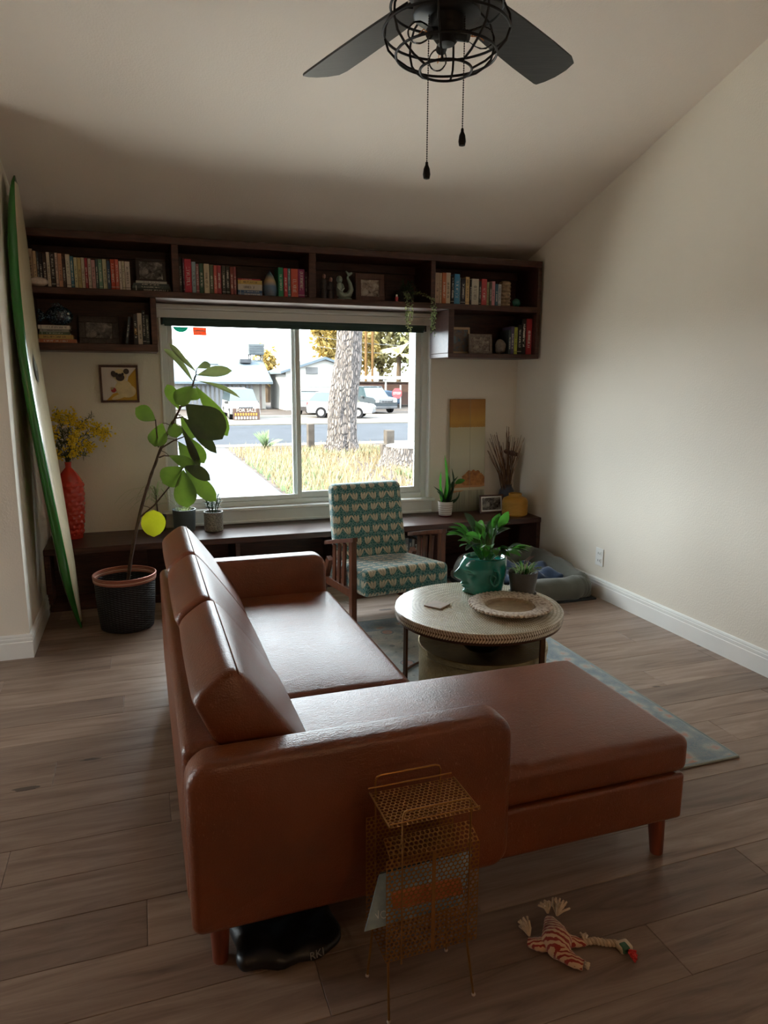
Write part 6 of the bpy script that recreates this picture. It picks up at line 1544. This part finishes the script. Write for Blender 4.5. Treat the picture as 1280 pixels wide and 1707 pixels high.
MB().box(18.26, 18.36, 49.5, 49.56, ZG, 1.2).build('post', out('sign_post', (.3, .3, .3), .5), ss, False)
MB().prism([(.40*math.cos(a), .40*math.sin(a)) for a in [math.radians(22.5+45*k) for k in range(8)]], (0, -.02, 0), (18.02, 49.49, .60)).build('plate', out('sign_red', (.36, .02, .025), .4, 0), ss, False)
text('lettering', 'STOP', .26, out('sign_white', (.6, .6, .6), .5, 0), ss, frame_mat((18.02, 49.465, .60), (1, 0, 0), (0, 0, 1)))
# ------------------------------------------------------------------ vehicles
TYRE = out('car_tyre', (.015, .015, .017), .85); HUB = out('wheel_hub', (.18, .18, .19), .4); CGL = out('car_glass', (.035, .055, .065), .08, .1)
def vehicle(name, label, loc, rz, L_, W, prof, cab, paint, wr=.30, gr=True, parts=None):
    """prof: body side outline (x along length, z), front at -x; cab: glasshouse outline"""
    t = thing(name, label, 'vehicle' if 'van' in name else 'car', loc, rz); H2 = W/2
    def loft(outl, inset_top, zsplit, w0, nm, m_, par=t):
        n = len(outl); vs = []
        zmax = max(p[1] for p in outl)
        for s_ in (-1, 1):
            for (x, z) in outl:
                k = max(0, (z-zsplit)/max(1e-3, zmax-zsplit)); vs.append((x, s_*(w0-inset_top*k), z))
        fs = [list(range(n)), [n+i for i in range(n)][::-1]]+[[(i+1) % n, i, n+i, n+(i+1) % n] for i in range(n)]
        return fix(MB().add(vs, fs).build(nm, m_, par, False, True))
    body = loft(prof, .05, .4, H2, 'body', paint)
    loft(cab, .16, min(p[1] for p in cab), H2-.03, 'glasshouse', CGL)
    zt = max(p[1] for p in cab); xs = [p[0] for p in cab if p[1] > zt-.02]
    MB().cbox(min(xs)-.04, max(xs)+.04, -H2+.19, H2-.19, zt-.01, zt+.035, .015).build('roof', paint, t, False, True)
    for xw in (-L_/2+.78, L_/2-.78):
        for s_ in (-1, 1):
            wh = MB().tube([(xw, s_*(H2-.18), wr), (xw, s_*(H2+.01), wr)], wr, 22).build('wheel', TYRE, t, True, True)
            MB().tube([(xw, s_*(H2+.005), wr), (xw, s_*(H2+.02), wr)], wr*.6, 18).build('hub_cap', HUB, wh, True, True)
    zf = max(z for x, z in prof if x < -L_/2+.1)
    for s_ in (-1, 1):
        MB().cbox(-L_/2-.015, -L_/2+.05, s_*(H2-.22)-.15, s_*(H2-.22)+.15, zf-.18, zf-.03, .01).build('headlight', out('head_lamp', (.4, .4, .4), .1), t, False, True)
        MB().cbox(L_/2-.05, L_/2+.012, s_*(H2-.14)-.10, s_*(H2-.14)+.10, .62, .86, .01).build('tail_light', out('tail_lamp', (.35, .015, .015), .2), t, False, True)
        MB().cbox(-L_*.17, -L_*.17+.12, s_*(H2+.06)-.09, s_*(H2+.06)+.09, zf+.08, zf+.22, .02).build('mirror', out('mirror_black', (.03, .03, .03), .4), t, False, True)
    MB().cbox(-L_/2-.05, -L_/2+.06, -H2+.05, H2-.05, .28, .44, .03).build('front_bumper', out('bumper_grey', (.10, .10, .105), .6), t, False, True)
    MB().cbox(L_/2-.06, L_/2+.05, -H2+.05, H2-.05, .30, .46, .03).build('rear_bumper', out('bumper_grey', (.10, .10, .105), .6), t, False, True)
    if gr:
        g_ = MB().cbox(-L_/2-.02, -L_/2+.03, -H2*.5, H2*.5, zf-.20, zf-.04, .01).build('grille', out('grille_frame', (.25, .25, .25), .4), t, False, True)
        for k in range(7): MB().box(-L_/2-.026, -L_/2-.015, -H2*.46+k*H2*.134, -H2*.46+k*H2*.134+H2*.09, zf-.185, zf-.055).build('grille_slot', out('grille_dark', (.02, .02, .025), .5), g_, False, True)
    return t
WHP = out('white_car_paint', (.26, .265, .27), .25, .02); DKP = out('dark_car_paint', (.035, .045, .055), .25, .05); SVP = out('dark_red_car_paint', (.06, .055, .06), .25, .05)
vanp = [(-2.1, .3), (-2.1, .72), (-1.95, .82), (-1.25, .95), (2.1, .98), (2.15, .4), (2.0, .28)]
van = vehicle('white_van', 'white van with a for sale board parked facing the street', (5.25, 39.4, ZG), -PI/2+PI+PI-PI/2+PI/2 if False else PI/2, 4.2, 1.52, vanp, [(-1.3, .93), (-.85, 1.55), (2.0, 1.58), (2.12, .96)], WHP, .29)
sg = thing('sale_board', 'orange and dark for sale board propped before the white van', 'sign', (5.25, 37.0, ZG))
MB().box(4.55, 5.92, 37.0, 37.03, ZG+.03, ZG+.60).build('board', out('board_dark', (.10, .065, .055), .7), sg, False)
text('lettering', 'FOR SALE', .24, out('board_white', (.5, .45, .38), .6, 0), sg, frame_mat((5.235, 36.985, ZG+.50), (1, 0, 0), (0, 0, 1)))
for (z, m_, n_) in ((.30, out('board_orange', (.42, .20, .05), .6, 0), 9), (.12, out('board_white', (.5, .45, .38), .6, 0), 8)):
    for k in range(n_): MB().box(4.64+k*1.2/n_, 4.64+(k+.62)*1.2/n_, 36.985, 37.0, ZG+z-.06, ZG+z+.07).build('letter_block', m_, sg, False)
sedan = [(-2.0, .28), (-2.05, .62), (-1.9, .72), (-1.0, .82), (1.3, .86), (1.95, .84), (2.05, .5), (2.0, .28)]
suvp = [(-1.95, .3), (-2.0, .85), (-1.85, .95), (-.9, 1.02), (1.9, 1.05), (2.0, .6), (1.95, .3)]
vehicle('white_car', 'white car parked behind the tree trunk across the street', (10.7, 38.4, ZG), PI*.86, 3.6, 1.5, [(-1.8, .28), (-1.85, .62), (-1.7, .74), (-.9, .86), (1.7, .92), (1.83, .55), (1.78, .28)], [(-.95, .85), (-.45, 1.36), (1.3, 1.38), (1.72, .92)], WHP, .30)
vehicle('dark_suv', 'dark suv with bright grille facing the street right of the trunk', (14.3, 44.5, ZG), PI/2+.25, 4.0, 1.75, suvp, [(-.95, 1.0), (-.4, 1.62), (1.7, 1.64), (1.9, 1.05)], DKP, .34)
vehicle('dark_car', 'small dark hatchback parked left of the white car', (10.3, 43.0, ZG), PI*.35+PI, 3.6, 1.6, sedan, [(-1.0, .8), (-.35, 1.36), (1.0, 1.38), (1.75, .86)], SVP, .3)
# ------------------------------------------------------------------ trees and poles beyond the houses
TKB = out('tree_trunk_far', (.07, .05, .035), .9)
def btree(label, x, y, h, r, m_, seed, n=1800, ls=.36):
    t = thing('background_tree', label, 'tree', (x, y, ZG), 0, 'trees beyond the houses')
    MB().tube([(x, y, ZG), (x+.1, y, h*.45), (x, y, h*.8)], [.3, .24, .1], 8).build('trunk', TKB, t)
    crown(t, (x, y, h*.58), (r, r*.8, h*.47), n, m_, seed, ls); return t
btree('tall golden tree directly left of the leaning street trunk', 16.4, 63, 9.5, 2.1, GOLDL, 41)
btree('golden tree right of the street trunk, behind the poles', 20.0, 66, 9.0, 2.6, GOLDL, 42)
btree('wide pale golden tree in the middle right of the window', 23.0, 68, 8.6, 2.8, PALEL, 43)
btree('olive green tree at the right edge of the window view', 25.8, 66, 8.8, 2.4, OLIVEL, 44)
btree('low yellow tree peeking over the ranch house roof', 11.3, 66, 4.9, 1.6, GOLDL, 45, 500, .3)
pm_ = thing('palm_tree', 'palm tree with drooping fronds among the golden trees', 'tree', (22.0, 60, ZG), 0, 'trees beyond the houses')
MB().tube([(22.0, 60, ZG), (22.0, 60, 3.6)], [.28, .2], 10).build('trunk', TKB, pm_)
for i in range(26):
    a = i*2.399; el = -.3+1.3*((i*.618) % 1); b = Vector((22.0, 60, 3.6)); d = Vector((math.cos(a)*math.cos(el), math.sin(a)*math.cos(el), math.sin(el)))
    MB().leaf(b, b+d*1.9+Vector((0, 0, -.3)), .42, (0, -.4, .9), 'lance', .16, .3, 6).build('frond', PALEL, pm_)
for (x, lb) in ((18.95, 'left one of two thin wooden poles among the golden trees'), (19.55, 'right one of two thin wooden poles among the golden trees')):
    mb = MB().tube([(x, 60, ZG), (x, 60, 9)], [.14, .11], 10); mb.box(x-.02, x+.02, 59.86, 59.9, 2, 2.4)
    single(mb, 'utility_pole', out('pole_wood', (.12, .07, .03), .9), lb, 'pole', (x, 60, ZG), 'thin poles among the trees')
cbm = MB()
for (z0, z1) in ((5.2, 4.6), (4.4, 3.9)):
    cbm.tube([Vector((14+i*1.6, 60, z0+(z1-z0)*i/8-.3*math.sin(PI*i/8))) for i in range(9)], .018, 5)
single(cbm, 'power_lines', out('cable', (.2, .2, .2), .7), 'pair of pale power lines crossing in front of the golden trees', 'cable', (20, 60, 4))
